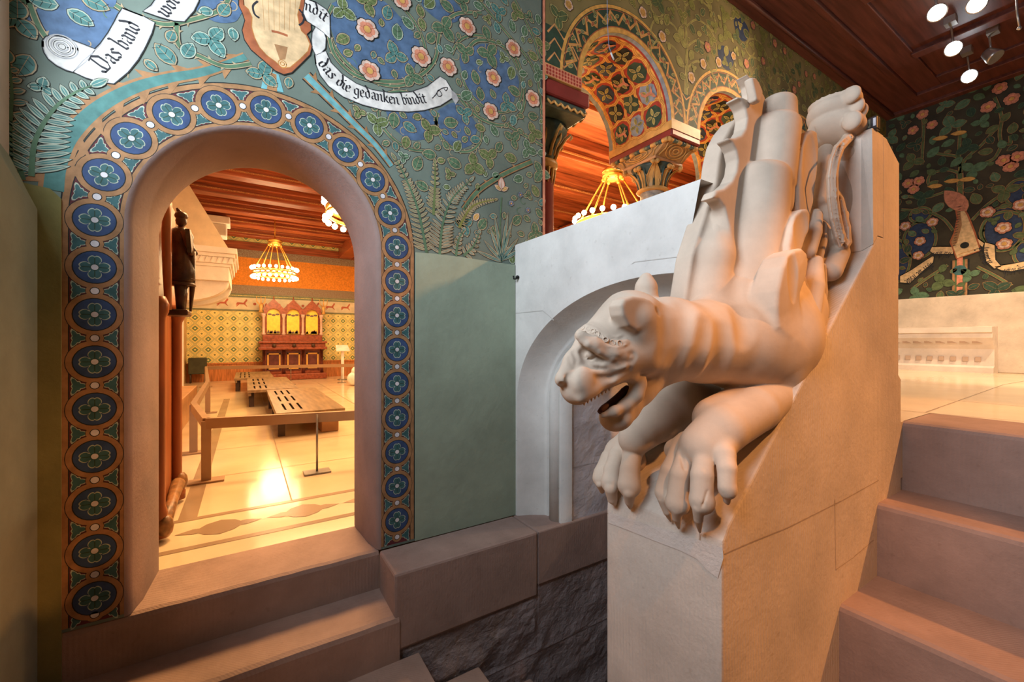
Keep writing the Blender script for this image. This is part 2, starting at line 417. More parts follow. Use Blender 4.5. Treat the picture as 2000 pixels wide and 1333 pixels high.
# joint lines of the stonework (thin recess strips)
def joint(bm, pts, w, off):
    """flat strip through 3D points lying on a face; off = normal offset vector"""
    off = Vector(off)
    for a, b in zip(pts, pts[1:]):
        a = Vector(a)+off; b = Vector(b)+off; d = (b-a).normalized(); s = off.normalized().cross(d)*w/2
        bm.faces.new([bm.verts.new(v) for v in (a-s, b-s, b+s, a+s)])
M_joint = stone('mortar_joint', (.46, .36, .28), bump=.3)
M_scar = stone('weathered_patch', (.68, .60, .53), bump=.4, bscale=70)
bm = B_()
J1 = lambda *p: [onY(x, y, Y1) for x, y in p]
o1 = (0, -.0015, 0)
joint(bm, J1((1415, 1082), (1470, 1058), (1540, 1030), (1600, 1000), (1650, 975), (1716, 938)), .0035, o1)
joint(bm, J1((1630, 975), (1632, 1113)), .0025, o1)
joint(bm, J1((1632, 1113), (1665, 1090), (1706, 1055)), .003, o1)
link('joint', bm, M_joint, bal)
bm = B_()
J2 = lambda *p: [onX(x, y, 1.09) for x, y in p]
joint(bm, J2((1187, 1003), (1235, 1020), (1300, 1038), (1411, 1072)), .004, (-.0015, 0, 0))
joint(bm, J2((1367, 1040), (1366, 1058)), .003, (-.0015, 0, 0))
link('joint', bm, M_joint, bal)
bm = B_()
f = [onX(x, y, 1.0882) for x, y in ((1188, 1000), (1235, 1016), (1300, 1035), (1411, 1070), (1413, 1090), (1402, 1130), (1385, 1118), (1360, 1092), (1330, 1077), (1280, 1058), (1230, 1038), (1188, 1022))]
bm.faces.new([bm.verts.new(v) for v in f])
link('weathered_patch', bm, M_scar, bal)
# ------------------------------------------------ upper stair and gallery floor
us = thing('stone_staircase', 'sandstone steps climbing to the pale gallery floor at the right', 'stairs')
ZF = EZ-.362
for i, (xa, z) in enumerate([(1.47, EZ-1.268), (1.83, EZ-.965), (2.192, EZ-.668), (2.493, ZF)]):
    bm = B_()
    prof = [(xa, -2.2), (xa, z-.02), (xa+.006, z-.007), (xa+.02, z), (xa+.42, z), (xa+.42, -2.2)]
    prism(bm, [Vector((x, Y1+.004, zz)) for x, zz in prof], (0, -2.6, 0))
    link('step', bm, M_step, us)
bm = B_(); box(bm, 2.9, 7.3, -2.5, 2.1, ZF-.25, ZF+.0005); box(bm, 2.43, 2.95, .6605, 2.1, ZF-.25, ZF)
fg = link('floor_gallery', bm, M_marble, kind='structure')
bm = B_()
def fstrip(bm, a, b, w, z):
    a = Vector((*a, z)); b = Vector((*b, z)); d = (b-a).normalized(); s = Vector((-d[1], d[0], 0))*w/2
    bm.faces.new([bm.verts.new(v) for v in (a-s, b-s, b+s, a+s)])
for p, q in [((1808, 806), (1960, 752)), ((1763, 803), (2000, 824)), ((1960, 752), (2000, 745)), ((1850, 782), (2000, 795))]:
    a = onZ(*p, ZF); b = onZ(*q, ZF); fstrip(bm, (a[0], a[1]), (b[0], b[1]), .006, ZF+.0015)
link('slab_joint', bm, M_inlay, fg)
# east wall, ledge and bench
bm = B_(); box(bm, 7.3, 7.5, -4, 2.1, ZF-.3, EZ+3.05)
wall_east = link('wall_east', bm, mat('dark_mural_ground', (.05, .045, .03), rough=.8, var=.2, scale=4), kind='structure')
bm = B_(); box(bm, 7.22, 7.3, -4, 2.1, ZF, EZ+.545, bev=.01)
link('trim_2', bm, stone('beige_wainscot_stone', (.62, .52, .42), bump=.2, var=.15), kind='structure')
bn = thing('stone_bench', 'low pale stone bench with a sawtooth and square frieze against the far wall', 'bench')
bm = B_()
yb0 = 1.09; xf = 7.0
prof = [(7.22, ZF), (xf+.0, ZF), (xf+.0, ZF+.06), (xf+.045, ZF+.08), (xf+.045, ZF+.27), (xf-.05, ZF+.40), (xf-.05, ZF+.45), (xf-.07, ZF+.46), (xf-.07, ZF+.52), (7.22, ZF+.53)]
prism(bm, [Vector((x, yb0, z)) for x, z in prof], (0, 1.0, 0)); bmesh.ops.recalc_face_normals(bm, faces=bm.faces)
link('bench_body', bm, stone('bench_stone', (.72, .62, .55), bump=.1), bn)
bm = B_()
bm.free()
MBF = stone('bench_frieze_stone', (.50, .36, .28), bump=.1)
for i in range(9):
    y = yb0+.1+i*.10
    bm = B_(); box(bm, xf+.03, xf+.05, y, y+.045, ZF+.13, ZF+.18); link('square_boss', bm, MBF, bn)
    bm = B_(); prism(bm, [Vector((xf-.012, y-.02, ZF+.335)), Vector((xf-.012, y+.06, ZF+.335)), Vector((xf-.03, y+.06, ZF+.385))], (.05, 0, 0)); link('sawtooth', bm, MBF, bn)
# ------------------------------------------------ gallery ceiling
bm = B_(); box(bm, -1.2, 7.5, -4, 2.76, EZ+3.05, EZ+3.2); link('ceiling_gallery', bm, M_wood2, kind='structure')
bm = B_()
def rimz(d0, d1, z):
    box(bm, 1.6, 7.3-d0, 2.098-d1, 2.098-d0, z, EZ+3.06, bev=.008); box(bm, 7.3-d1, 7.3-d0, -4, 2.098-d1+.001, z, EZ+3.06, bev=.008)
rimz(.0, .10, EZ+2.965); rimz(.10, .34, EZ+3.0); rimz(.34, .40, EZ+2.985); rimz(.40, .62, EZ+3.02)
tube(bm, [(1.6, 2.0, EZ+2.965), (7.2, 2.0, EZ+2.965)], .016, 8)
for k in range(3): box(bm, 3.2+k*1.35, 3.32+k*1.35, -4, 1.5, EZ+3.0, EZ+3.06, bev=.01)
link('trim_3', bm, M_wood2, kind='structure')
# ------------------------------------------------ THE GREAT HALL
YF = 13.2
bm = B_(); box(bm, -2.0, 10, 2.445, YF, -.2, -.0005); floor_hall = link('floor_hall', bm, M_marble, kind='structure')
bm = B_()
def fs(x0, y0, x1, y1, w, mi=0): fstrip(bm, (x0, y0), (x1, y1), w, .0012)
for yy in (2.60, 3.02): bm.faces.new([bm.verts.new(v) for v in ((-.42, yy, .001), (2.5, yy, .001), (2.5, yy+.045, .001), (-.42, yy+.045, .001))])
bm.faces.new([bm.verts.new(v) for v in ((-.33, 3.02, .0011), (-.24, 3.02, .0011), (-.24, 9, .0011), (-.33, 9, .0011))])
for k in range(7):           # flame-shaped inlays of the border
    cx = -.12+.42*k; cy = 2.835
    pts = [(-.21, 0), (-.13, .035), (-.10, .03), (-.07, .07), (0, .10), (.07, .07), (.10, .03), (.13, .035), (.21, 0), (.13, -.035), (.10, -.03), (.07, -.07), (0, -.10), (-.07, -.07), (-.10, -.03), (-.13, -.035)]
    bm.faces.new([bm.verts.new((cx+x*.95, cy+y*1.05, .0013)) for x, y in pts[::-1]])
link('marble_inlay', bm, M_inlay, floor_hall)
bm = B_()
for x in (.25, 1.5, 2.7): fstrip(bm, (x, 3.06), (x, 12.5), .008, .0012)
y = 3.9
while y < 13: fstrip(bm, (-.24, y), (3.5, y), .006, .0012); y += .95
link('slab_joint', bm, mat('floor_seam', (.36, .24, .13), rough=.4), floor_hall)
# walls
def wallpaper():
    m, nt, b = nodes_of('lozenge_wallpaper'); N = nt.nodes; L = nt.links
    tc = N.new('ShaderNodeTexCoord'); s = N.new('ShaderNodeSeparateXYZ'); L.new(tc.outputs['Object'], s.inputs[0])
    def M(op, a, b_=None, c=None):
        q = N.new('ShaderNodeMath'); q.operation = op
        for i, v in enumerate((a, b_, c)):
            if v is None: continue
            if isinstance(v, (int, float)): q.inputs[i].default_value = v
            else: L.new(v, q.inputs[i])
        return q.outputs[0]
    P = .27
    u = M('ABSOLUTE', M('SUBTRACT', M('FRACT', M('DIVIDE', s.outputs[0], P)), .5))
    v = M('ABSOLUTE', M('SUBTRACT', M('FRACT', M('DIVIDE', s.outputs[2], P)), .5))
    d = M('ADD', u, v)                    # 0 .. 1
    band = M('ABSOLUTE', M('SUBTRACT', d, .5))
    r = N.new('ShaderNodeValToRGB'); L.new(d, r.inputs[0]); r.color_ramp.interpolation = 'CONSTANT'
    cols = [(0, (.20, .20, .07)), (.10, (.86, .70, .26)), (.26, (.50, .44, .15)), (.30, (.86, .70, .26)), (.42, (.24, .27, .10)), (.47, (.86, .74, .34)), (.53, (.24, .27, .10)), (.58, (.80, .62, .20)), (.74, (.14, .22, .09)), (.90, (.86, .74, .34))]
    e = r.color_ramp.elements
    e[0].position = 0; e[0].color = (*cols[0][1], 1); e[1].position = cols[1][0]; e[1].color = (*cols[1][1], 1)
    for p, c in cols[2:]:
        q = e.new(p); q.color = (*c, 1)
    L.new(r.outputs[0], b.inputs['Base Color']); b.inputs['Roughness'].default_value = .6
    return m
bm = B_(); box(bm, -2.0, 10, YF, YF+.2, -.2, 4.5); wall_far = link('wall_far', bm, wallpaper(), kind='structure')
M_orange = mat('orange_hanging', (.72, .26, .03), rough=.7, var=.12, scale=30)
M_dado = mat('dado_timber', (.55, .20, .06), rough=.5, var=.2, scale=8, stretch=(8, 8, .6))
M_cream = mat('cream_frieze', (.66, .58, .42), rough=.7, var=.08)
M_fgreen = mat('frieze_green', (.20, .22, .13), rough=.7)
M_fred = mat('frieze_red', (.45, .12, .07), rough=.7)
M_fgrey = mat('frieze_grey', (.33, .30, .22), rough=.7, col2=(.2, .1, .06), scale=60)
def band(name, z0, z1, m, d=.012, bm=None):
    bm = B_(); box(bm, -1.99, 9.9, YF-d, YF, z0, z1); return link(name, bm, m, wall_far)
band('dado', 0, .43, M_dado, .05); band('dado_rail', .43, .47, M_dado, .07)
band('frieze_band', EZ+.79, EZ+.83, M_fgreen, .02); fr = band('frieze', EZ+.83, EZ+1.15, M_cream, .01)
band('frieze_band', EZ+1.15, EZ+1.19, M_fgreen, .02); band('frieze_band', EZ+1.21, EZ+1.25, M_fgreen, .02)
band('pattern_band', EZ+1.25, EZ+1.48, M_fgrey, .015)
band('hanging', EZ+1.48, EZ+2.22, M_orange, .02); band('pattern_band', EZ+2.22, EZ+2.42, M_fgrey, .025); band('cornice', EZ+2.42, EZ+2.62, M_wood, .05)
bm = B_(); rnd = random.Random(4)
x = -1.9
while x < 5:
    k = rnd.random(); y = YF-.0125; z = EZ+.96
    if k < .4:   # running deer
        P = [(0, .02), (.02, .10), (.05, .12), (.22, .11), (.27, .18), (.30, .24), (.34, .22), (.33, .17), (.29, .12), (.28, .06), (.34, -.02), (.31, -.02), (.24, .05), (.10, .05), (.03, -.03), (.0, -.02), (.05, .04)]
        bm.faces.new([bm.verts.new((x+p*.75, y, z+q*.75-.03)) for p, q in P]); x += .42
    elif k < .8:
        bm.faces.new([bm.verts.new((x+.04*math.cos(t*1.05), y, z+.03+.04*math.sin(t*1.05))) for t in range(6)]); x += .17
    else:
        for s in (-1, 1): bm.faces.new([bm.verts.new((x+.05+px*s, y, z+pz)) for px, pz in ((0, -.08), (.05, -.02), (.06, .08), (.02, .04))][::s])
        x += .2
link('frieze_figures', bm, M_fred, fr)
bm = B_(); box(bm, -1.35, -1.25, 2.6, YF, -.2, 4.0); link('wall_hall_left', bm, mat('hall_left_plaster', (.62, .40, .18), rough=.7, var=.1), kind='structure')
bm = B_(); box(bm, 10, 10.2, 2.1, YF, -.2, 4.0); link('wall_hall_right', bm, M_orange, kind='structure')
# ceiling with beams running along x
ZC = EZ+2.95
bm = B_(); box(bm, -2, 10, 2.76, YF+.1, ZC, ZC+.1); link('ceiling_hall', bm, M_wood, kind='structure')
bm = B_()
y = 3.6
k = 0
while y < 13.2:
    box(bm, -1.3, 10, y, y+.28, EZ+2.66, ZC, bev=.02)
    box(bm, -1.3, 10, y-.10, y, EZ+2.80, ZC, bev=.015); box(bm, -1.3, 10, y+.28, y+.38, EZ+2.80, ZC, bev=.015)
    box(bm, -1.3, 10, y-.02, y+.30, EZ+2.72, EZ+2.745, mi=1)
    y += 1.12
link('trim_4', bm, [M_wood, mat('rope_moulding', (.52, .22, .08), rough=.4, scale=80, var=.3)], kind='structure')
bm = B_()
for x in (2.3, 6.4): box(bm, x, x+.34, 7.0, YF, EZ+2.42, EZ+2.75, bev=.02)
link('trim_5', bm, M_wood, kind='structure')
# ------------------------------------------------ fireplace
fp = thing('fireplace', 'big pale stone fireplace hood with carved mantel beyond the doorway', 'fireplace')
M_fire = stone('fireplace_stone', (.80, .74, .68), bump=.1)
yf = 8.0
c = onY(463, 486, yf); cb = onY(463, 548, yf); x1 = c[0]; z1 = c[2]; z0 = cb[2]
bm = B_()
L0 = -1.25
zz = lambda y: onY(463, y, yf)[2]
for ya, yb, ins in ((486, 497, 0), (497, 504, .03), (504, 516, .06), (516, 522, .09), (522, 549, .11)):
    box(bm, L0, x1-ins, yf+ins, yf+1.8-ins, zz(yb), zz(ya), bev=.006)
link('mantel', bm, M_fire, fp)
bm = B_()
for i in range(14):
    xx = L0+.1+i*.075
    prism(bm, [Vector((xx, yf+.055, zz(515))), Vector((xx+.02, yf+.055, zz(515))), Vector((xx+.06, yf+.03, zz(505))), Vector((xx+.04, yf+.03, zz(505)))], (0, .03, 0))
link('mantel_ornament', bm, M_fire, fp)
bm = B_()
h0 = onY(447, 487, yf+.1); h1 = onY(350, 330, yf+.1)
sl = (h1[2]-h0[2])/(h0[0]-h1[0])
ztop = EZ+2.9; xt = h0[0]-(ztop-h0[2])/sl
def frust(y0, y1):
    return [bm.verts.new(p) for p in ((L0, y0, h0[2]), (h0[0], y0, h0[2]), (max(xt, L0), y0, ztop), (L0, y0, ztop))]
prism(bm, [Vector((L0, yf+.1, h0[2])), Vector((h0[0], yf+.1, h0[2])), Vector((max(xt, L0+.02), yf+.1, ztop)), Vector((L0, yf+.1, ztop))], (0, 1.6, 0))
link('hood', bm, stone('hood_plaster', (.74, .60, .42), bump=.1, pits=False), fp)
bm = B_()
xi = x1-.12; zi = z0
pts = [(L0, zi), (xi, zi)]
for i in range(1, 13):
    t = i/12*math.pi/2; pts.append((L0+.35+(xi-L0-.35)*math.cos(t)**1.0, zi-(.34)*math.sin(t)**1.0))
pts.append((L0, zi-.34-.25))
prism(bm, [Vector((x, yf+.2, z)) for x, z in pts], (0, .35, 0)); link('bracket', bm, M_fire, fp)
bm = B_(); prism(bm, [Vector((x, yf+1.3, z)) for x, z in pts], (0, .35, 0)); link('bracket', bm, M_fire, fp)
bm = B_(); box(bm, L0, L0+.3, yf+.2, yf+1.6, 0, zi-.3); link('hearth_jamb', bm, M_fire, fp)
# corbel on the far end of the left wall
cbl = thing('stone_corbel', 'pale stepped corbel under the hall ceiling behind the fireplace hood', 'corbel')
a0 = onY(449, 424, 11.0)
bm = B_()
box(bm, -1.25, a0[0], 11, 11.5, a0[2]-.16, a0[2], bev=.02); box(bm, -1.25, a0[0]-.06, 11.03, 11.47, a0[2]-.42, a0[2]-.16, bev=.02); box(bm, -1.25, a0[0]-.18, 11.05, 11.45, a0[2]-.75, a0[2]-.42, bev=.04)
link('corbel_block', bm, M_fire, cbl)
# ------------------------------------------------ carved wooden leaf with a knight
XP = -.385
M_carvew = mat('dark_carved_oak', (.085, .035, .018), rough=.35, var=.3, scale=14, bump=.3, bscale=30)
M_door = mat('reddish_door_timber', (.36, .11, .035), rough=.35, var=.15, scale=4, stretch=(5, 5, .5))
dp = thing('carved_panel', 'reddish wooden carved panel with a dark standing knight beside the doorway', 'carved panel')
bm = B_(); box(bm, XP-.06, XP-.01, 2.70, 3.56, 0, EZ+.86, bev=.01); link('panel_board', bm, M_door, dp)
bm = B_()
for yy, r in ((2.80, .025), (3.42, .03)):
    prof = [(r*1.5, 0), (r*1.6, .05), (r, .08), (r*1.4, .12), (r, .16)]
    zq = .16
    while zq < 1.12: prof += [(r*.95, zq+.01), (r*.95, zq+.05)]; zq += .06
    prof += [(r, 1.13), (r*1.5, 1.16), (r*1.6, 1.2), (r, 1.24)]
    lathe(bm, prof, (XP+.01, yy, .02), 12)
link('turned_column', bm, M_door, dp)
bm = B_(); tube(bm, [(XP+.02, 2.80, .06), (XP+.025, 3.1, .10), (XP+.02, 3.42, .13)], [.035, .028, .04], 10)
for yy, zq in ((2.8, .07), (3.42, .13)): sphere(bm, (XP+.03, yy, zq), .05, 10, sc3=(.8, 1, 1.2))
link('carved_foot', bm, mat('lighter_carved_oak', (.34, .17, .07), rough=.35, var=.3, scale=20), dp)
bm = B_()
cyy = 3.33
ctr = lambda y, z, dx=0.0: (XP+.05+dx, y, z)
tube(bm, [ctr(2.92, 1.20, -.02), ctr(2.88, 1.40, -.02), ctr(2.86, 1.62, -.02), ctr(2.89, 1.76, -.02), ctr(2.97, 1.79, -.02)], [.015, .02, .022, .02, .012], 8)
link('scroll_frame', bm, M_door, dp)
kn = B_()
Yk = 3.07
z = lambda y: EZ+(666.5-y)*depth((XP+.07, Yk))/FPX
for (yy, y0, y1_, r0, r1) in ((Yk-.035, 605, 555, .02, .03), (Yk+.045, 605, 555, .018, .03)):
    tube(kn, [(XP+.07, yy, z(y0)), (XP+.07, yy+.01, z((y0+y1_)/2)), (XP+.07, yy, z(y1_))], [r0, r0*1.3, r1], 10)
prof = [(.035, z(560)), (.062, z(548)), (.066, z(525)), (.052, z(505)), (.044, z(490)), (.054, z(475)), (.060, z(462)), (.045, z(450)), (.022, z(444))]
lathe(kn, prof, (XP+.07, Yk, 0), 14)
for k in range(4): bmesh.ops.create_cone(kn, segments=12, radius1=.070-.003*k, radius2=.060-.003*k, depth=.02, cap_ends=True, matrix=Matrix.Translation((XP+.07, Yk, z(555-k*11))))
tube(kn, [(XP+.09, Yk-.055, z(456)), (XP+.11, Yk-.075, z(480)), (XP+.12, Yk-.03, z(497))], [.022, .019, .016], 8)
tube(kn, [(XP+.09, Yk+.055, z(456)), (XP+.11, Yk+.075, z(480)), (XP+.13, Yk+.03, z(492))], [.022, .019, .016], 8)
sphere(kn, (XP+.07, Yk, z(432)), .028, 12, sc3=(1, 1, 1.25)); sphere(kn, (XP+.07, Yk, z(422)), .033, 12, sc3=(1, 1, .8))
tube(kn, [(XP+.07, Yk, z(420)), (XP+.05, Yk, z(408))], [.02, .006], 8)
knight = link('knight_figure', kn, M_carvew, dp, smooth=True, label='dark carved knight in plate armour')
bm = B_(); prism(bm, [Vector((XP+.10, Yk-.13, z(455))), Vector((XP+.10, Yk-.05, z(452))), Vector((XP+.11, Yk-.06, z(485))), Vector((XP+.11, Yk-.13, z(500)))], (.02, 0, 0)); link('shield', bm, M_carvew, knight)
bm = B_(); tube(bm, [(XP+.12, Yk-.02, z(490)), (XP+.12, Yk+.01, z(560)), (XP+.11, Yk+.03, z(608))], [.02, .014, .006], 8); link('sword', bm, M_carvew, knight)
bm = B_(); box(bm, XP, XP+.11, Yk-.09, Yk+.10, z(618), z(606), bev=.01); link('console', bm, M_carvew, dp)
# ------------------------------------------------ barrier rail
M_bar = mat('tan_metal_barrier', (.36, .22, .12), rough=.5, var=.05)
M_steel = mat('brushed_steel', (.30, .26, .22), rough=.35, metal=.6)
zt = EZ-.565
br = thing('barrier_rail', 'low tan barrier rail on square posts around the slatted platforms', 'barrier')
P0 = (-.245, 3.80); P1 = (-.405, 4.82); P2 = (-.46, 7.4); P3 = (-.75, 11.6); Q1 = (2.6, 3.15)
def rail(a, b, nm='rail'):
    bm = B_(); a = Vector((*a, 0)); b = Vector((*b, 0)); d = (b-a).normalized(); s = Vector((-d[1], d[0], 0))*.022
    prism(bm, [a-s+Vector((0, 0, zt-.075)), a+s+Vector((0, 0, zt-.075)), a+s+Vector((0, 0, zt)), a-s+Vector((0, 0, zt))], b-a)
    bmesh.ops.recalc_face_normals(bm, faces=bm.faces)
    return link(nm, bm, M_bar, br)
rail(P0, Q1); rail(P0, P1); rail(P1, P2); rail(P2, P3); rail(P3, (3.4, 10.6))
for (x, y) in (P0, P1, P2, P3):
    bm = B_(); box(bm, x-.03, x+.03, y-.022, y+.022, .012, zt-.02, bev=.003); link('post', bm, M_bar, br)
    bm = B_(); box(bm, x-.11, x+.11, y-.06, y+.06, 0.001, .013, bev=.002); link('foot_plate', bm, M_bar, br)
for (x, y) in ((.471, 3.60), (.9, 11.2), (2.0, 11.0)):
    bm = B_(); tube(bm, [(x, y, .012), (x, y, zt-.01)], .008, 8); link('thin_post', bm, M_steel, br, label='thin round steel post')
    bm = B_(); box(bm, x-.095, x+.095, y-.06, y+.06, 0.001, .013, bev=.002); link('foot_plate', bm, M_steel, br)
# ------------------------------------------------ slatted platforms (low benches)
M_plat = mat('grey_brown_timber', (.30, .19, .095), rough=.4, var=.2, scale=3, stretch=(6, .7, 6))
M_dark = mat('dark_stained_timber', (.07, .04, .025), rough=.5)
def platform(y0, y1, x0, x1, lab):
    t = thing('slotted_platform', lab, 'platform', group='low slotted platforms in the hall')
    bm = B_(); zt_ = EZ-.76
    hx = []
    for gy in range(3):
        for gx in range(3):
            cy = y0+.22+(y1-y0-.2)*gy/3; cx = x0+.10+gx*.08
            hx.append((cx-.012, cx+.012, cy, cy+(y1-y0)*.21))
    fill_loops(bm, [[Vector((x0, y0, zt_)), Vector((x1, y0, zt_)), Vector((x1, y1, zt_)), Vector((x0, y1, zt_))]]+[[Vector((a, c, zt_)), Vector((b, c, zt_)), Vector((b, d, zt_)), Vector((a, d, zt_))] for a, b, c, d in hx])
    for a, b, c, d in hx:
        for p, q in (((a, c), (b, c)), ((b, c), (b, d)), ((b, d), (a, d)), ((a, d), (a, c))):
            bm.faces.new([bm.verts.new(v) for v in ((*p, zt_), (*q, zt_), (*q, zt_-.035), (*p, zt_-.035))]).material_index = 1
        bm.faces.new([bm.verts.new(v) for v in ((a, c, zt_-.034), (b, c, zt_-.034), (b, d, zt_-.034), (a, d, zt_-.034))]).material_index = 1
    for p, q in (((x0, y0), (x1, y0)), ((x1, y0), (x1, y1)), ((x1, y1), (x0, y1)), ((x0, y1), (x0, y0))):
        bm.faces.new([bm.verts.new(v) for v in ((*p, zt_-.04), (*q, zt_-.04), (*q, zt_), (*p, zt_))])
    link('top_board', bm, [M_plat, M_dark], t)
    bm = B_(); box(bm, x0+.01, x0+.05, y0+.02, y1-.02, zt_-.09, zt_-.04); link('apron', bm, M_plat, t)
    for yy in (y0+.12, (y0+y1)/2, y1-.2):
        bm = B_(); box(bm, x0+.02, x0+.09, yy, yy+.06, 0.001, zt_-.04, bev=.004); link('leg', bm, M_dark, t)
    bm = B_(); box(bm, x0+.45, x1-.05, y0+.1, y1-.1, 0.001, zt_-.04, bev=.01); link('step_box', bm, mat('platform_box', (.42, .20, .08), rough=.5), t)
platform(5.04, 7.56, .27, .95, 'nearest low timber platform with rows of dark slots')
platform(7.62, 10.1, .02, .72, 'second low slotted timber platform behind the nearest one')
platform(10.15, 12.2, -.2, .5, 'farthest low slotted timber platform near the cabinet')
# ------------------------------------------------ cabinet
M_cab = mat('red_walnut', (.30, .075, .035), rough=.35, var=.2, scale=6, stretch=(3, 3, 3))
M_cabd = mat('dark_walnut_panel', (.13, .035, .03), rough=.35, var=.2, scale=10)
M_brass = mat('brass_inlay', (.70, .38, .08), rough=.4, metal=.1)
M_goldp = mat('painted_gold_panel', (.92, .62, .08), rough=.35, var=.08, scale=12)
yc = 12.75
cab = thing('painted_cabinet', 'ornate red wooden cabinet with three gilded arched panels', 'cabinet')
X = lambda px: onY(px, 660, yc)[0]
Z = lambda py, px=570: onY(px, py, yc)[2]
xl, xr = X(515), X(628)
bm = B_(); box(bm, xl-.02, xr+.1, yc-.25, YF-.05, .001, .16, bev=.02); box(bm, xl, xr, yc, YF-.05, .16, Z(683), bev=.01); link('cabinet_base', bm, M_cab, cab)
bm = B_(); box(bm, xl-.12, xr+.12, yc-.18, YF-.05, Z(683), Z(678), bev=.01); box(bm, xl-.08, xr+.08, yc-.14, YF-.05, Z(678), Z(671), bev=.01); box(bm, xl-.12, xr+.12, yc-.18, YF-.05, Z(671), Z(667), bev=.01); link('drawer_shelf', bm, M_cab, cab)
bm = B_(); box(bm, xl-.02, xr+.02, yc, YF-.05, Z(667), Z(655), bev=.01); box(bm, xl, xr, yc+.15, YF-.05, Z(655), Z(612)); link('upper_case', bm, M_cab, cab)
cw = (xr-xl)/3
for k in range(3):
    cx = xl+cw*(k+.5)
    bm = B_(); box(bm, cx-cw*.38, cx+cw*.38, yc-.02, yc+.005, .24, Z(687), bev=.003); d = link('door', bm, M_cabd, cab)
    bm = B_()
    a, b, c_, e = cx-cw*.33, cx+cw*.33, .28, Z(690)
    for q in ((a, b, c_, c_+.035), (a, b, e-.035, e), (a, a+.035, c_, e), (b-.035, b, c_, e)): box(bm, q[0], q[1], yc-.03, yc-.019, q[2], q[3])
    link('brass_border', bm, M_brass, d)
    bm = B_(); sphere(bm, (cx, yc-.19, Z(675)), .05, 10); link('boss', bm, M_dark, cab)
    # arched painted panel
    zb, zs_, r = Z(653), Z(615), cw*.33
    out = [(cx-r, zb), (cx+r, zb)]+[(cx+r*math.cos(math.pi*i/12), zs_+r*math.sin(math.pi*i/12)) for i in range(13)]
    bm = B_(); prism(bm, [Vector((x, yc+.12, z)) for x, z in out], (0, .02, 0)); bmesh.ops.recalc_face_normals(bm, faces=bm.faces); pp = link('painted_panel', bm, M_goldp, cab)
    bm = B_(); rnd = random.Random(k+3)
    for j in range(9):     # small painted figures
        fx = cx+rnd.uniform(-.8, .8)*r; hz = rnd.uniform(.04, .09)
        bm.faces.new([bm.verts.new(v) for v in ((fx-.035, yc+.118, zb+.01), (fx+.035, yc+.118, zb+.01), (fx+.02, yc+.118, zb+hz), (fx, yc+.118, zb+hz+.03), (fx-.02, yc+.118, zb+hz))])
    for j in range(3):
        fx = cx+(j-1)*.09; fz = zs_-.02+.02*abs(j-1)
        bm.faces.new([bm.verts.new((fx+.05*math.cos(t), yc+.1175, fz+.028*math.sin(t))) for t in [i*math.pi/4 for i in range(8)]])
    link('painted_figures', bm, mat('painted_figures', (.20, .07, .06), rough=.5, col2=(.10, .12, .10), scale=30), pp)
    # gable
    bm = B_()
    g = [(cx-cw/2, zs_+.0), (cx-r, zs_)]+[(cx-r*math.cos(math.pi*i/12), zs_+r*math.sin(math.pi*i/12)) for i in range(1, 13)]+[(cx+cw/2, zs_), (cx+cw/2, zs_+.16), (cx, zs_+r+.26), (cx-cw/2, zs_+.16)]
    prism(bm, [Vector((x, yc+.02, z)) for x, z in g], (0, .12, 0)); bmesh.ops.recalc_face_normals(bm, faces=bm.faces)
    tube(bm, [(cx, yc+.05, zs_+r+.24), (cx, yc+.05, zs_+r+.33)], [.025, .01], 6)
    link('gable', bm, M_cab, cab)
for k in range(4):
    x = xl+cw*k
    bm = B_(); lathe(bm, [(.05, Z(655)), (.05, Z(652)), (.032, Z(650)), (.030, Z(622)), (.05, Z(618)), (.06, Z(614))], (x, yc+.05, 0), 12); link('colonnette', bm, mat('pinkish_colonnette', (.62, .42, .34), rough=.3), cab)
    bm = B_(); lathe(bm, [(.04, .16), (.03, .3), (.035, .9), (.05, Z(684))], (x, yc-.06, 0), 10); link('corner_post', bm, M_cabd, cab)
for x, lab in ((xl-.06, 1), (xr+.06, 2)):
    bm = B_(); lathe(bm, [(.06, Z(612)), (.03, Z(606)), (.05, Z(600)), (.02, Z(596))], (x, yc+.06, 0), 10)
    for s in (-1, 1): tube(bm, [(x, yc+.06, Z(600)), (x+.09*s, yc+.06, Z(592)), (x+.10*s, yc+.06, Z(583))], [.018, .014, .008], 6)
    tube(bm, [(x, yc+.06, Z(598)), (x, yc+.06, Z(580))], [.02, .008], 6)
    link('gilt_finial', bm, M_gild, cab)
# lectern, covered white thing and dark box
lc = thing('information_stand', 'slim white information stand with a sloping top beside the cabinet', 'stand')
s = onZ(669, 742, 0)
bm = B_(); box(bm, s[0]-.035, s[0]+.035, s[1]-.02, s[1]+.02, .02, .78); link('stand_post', bm, mat('white_lacquer', (.85, .80, .76), rough=.3), lc)
bm = B_(); lathe(bm, [(.13, .001), (.13, .015), (.05, .02)], (s[0], s[1], 0), 20); link('stand_foot', bm, M_steel, lc)
bm = B_(); prism(bm, [Vector((s[0]-.17, s[1]-.1, .76)), Vector((s[0]+.17, s[1]-.1, .76)), Vector((s[0]+.15, s[1]+.12, .90)), Vector((s[0]-.15, s[1]+.12, .90))], (0, 0, .02)); link('stand_top', bm, MATS['white_lacquer'], lc)
w = onZ(683, 754, 0)
bm = B_(); sphere(bm, (w[0]+.1, w[1], .001+.16), .16, 14, sc3=(1, 1, 1.0)); sphere(bm, (w[0]+.13, w[1], .32), .11, 12, sc3=(.9, .9, 1.1)); tag(link('white_bundle', bm, mat('white_cloth', (.88, .84, .80)), smooth=True), 'rounded white shape low at the right edge of the doorway view', 'bundle')
b = onZ(384, 742, 0); b[1] = 12.85; b[0] = onY(384, 742, 12.85)[0]
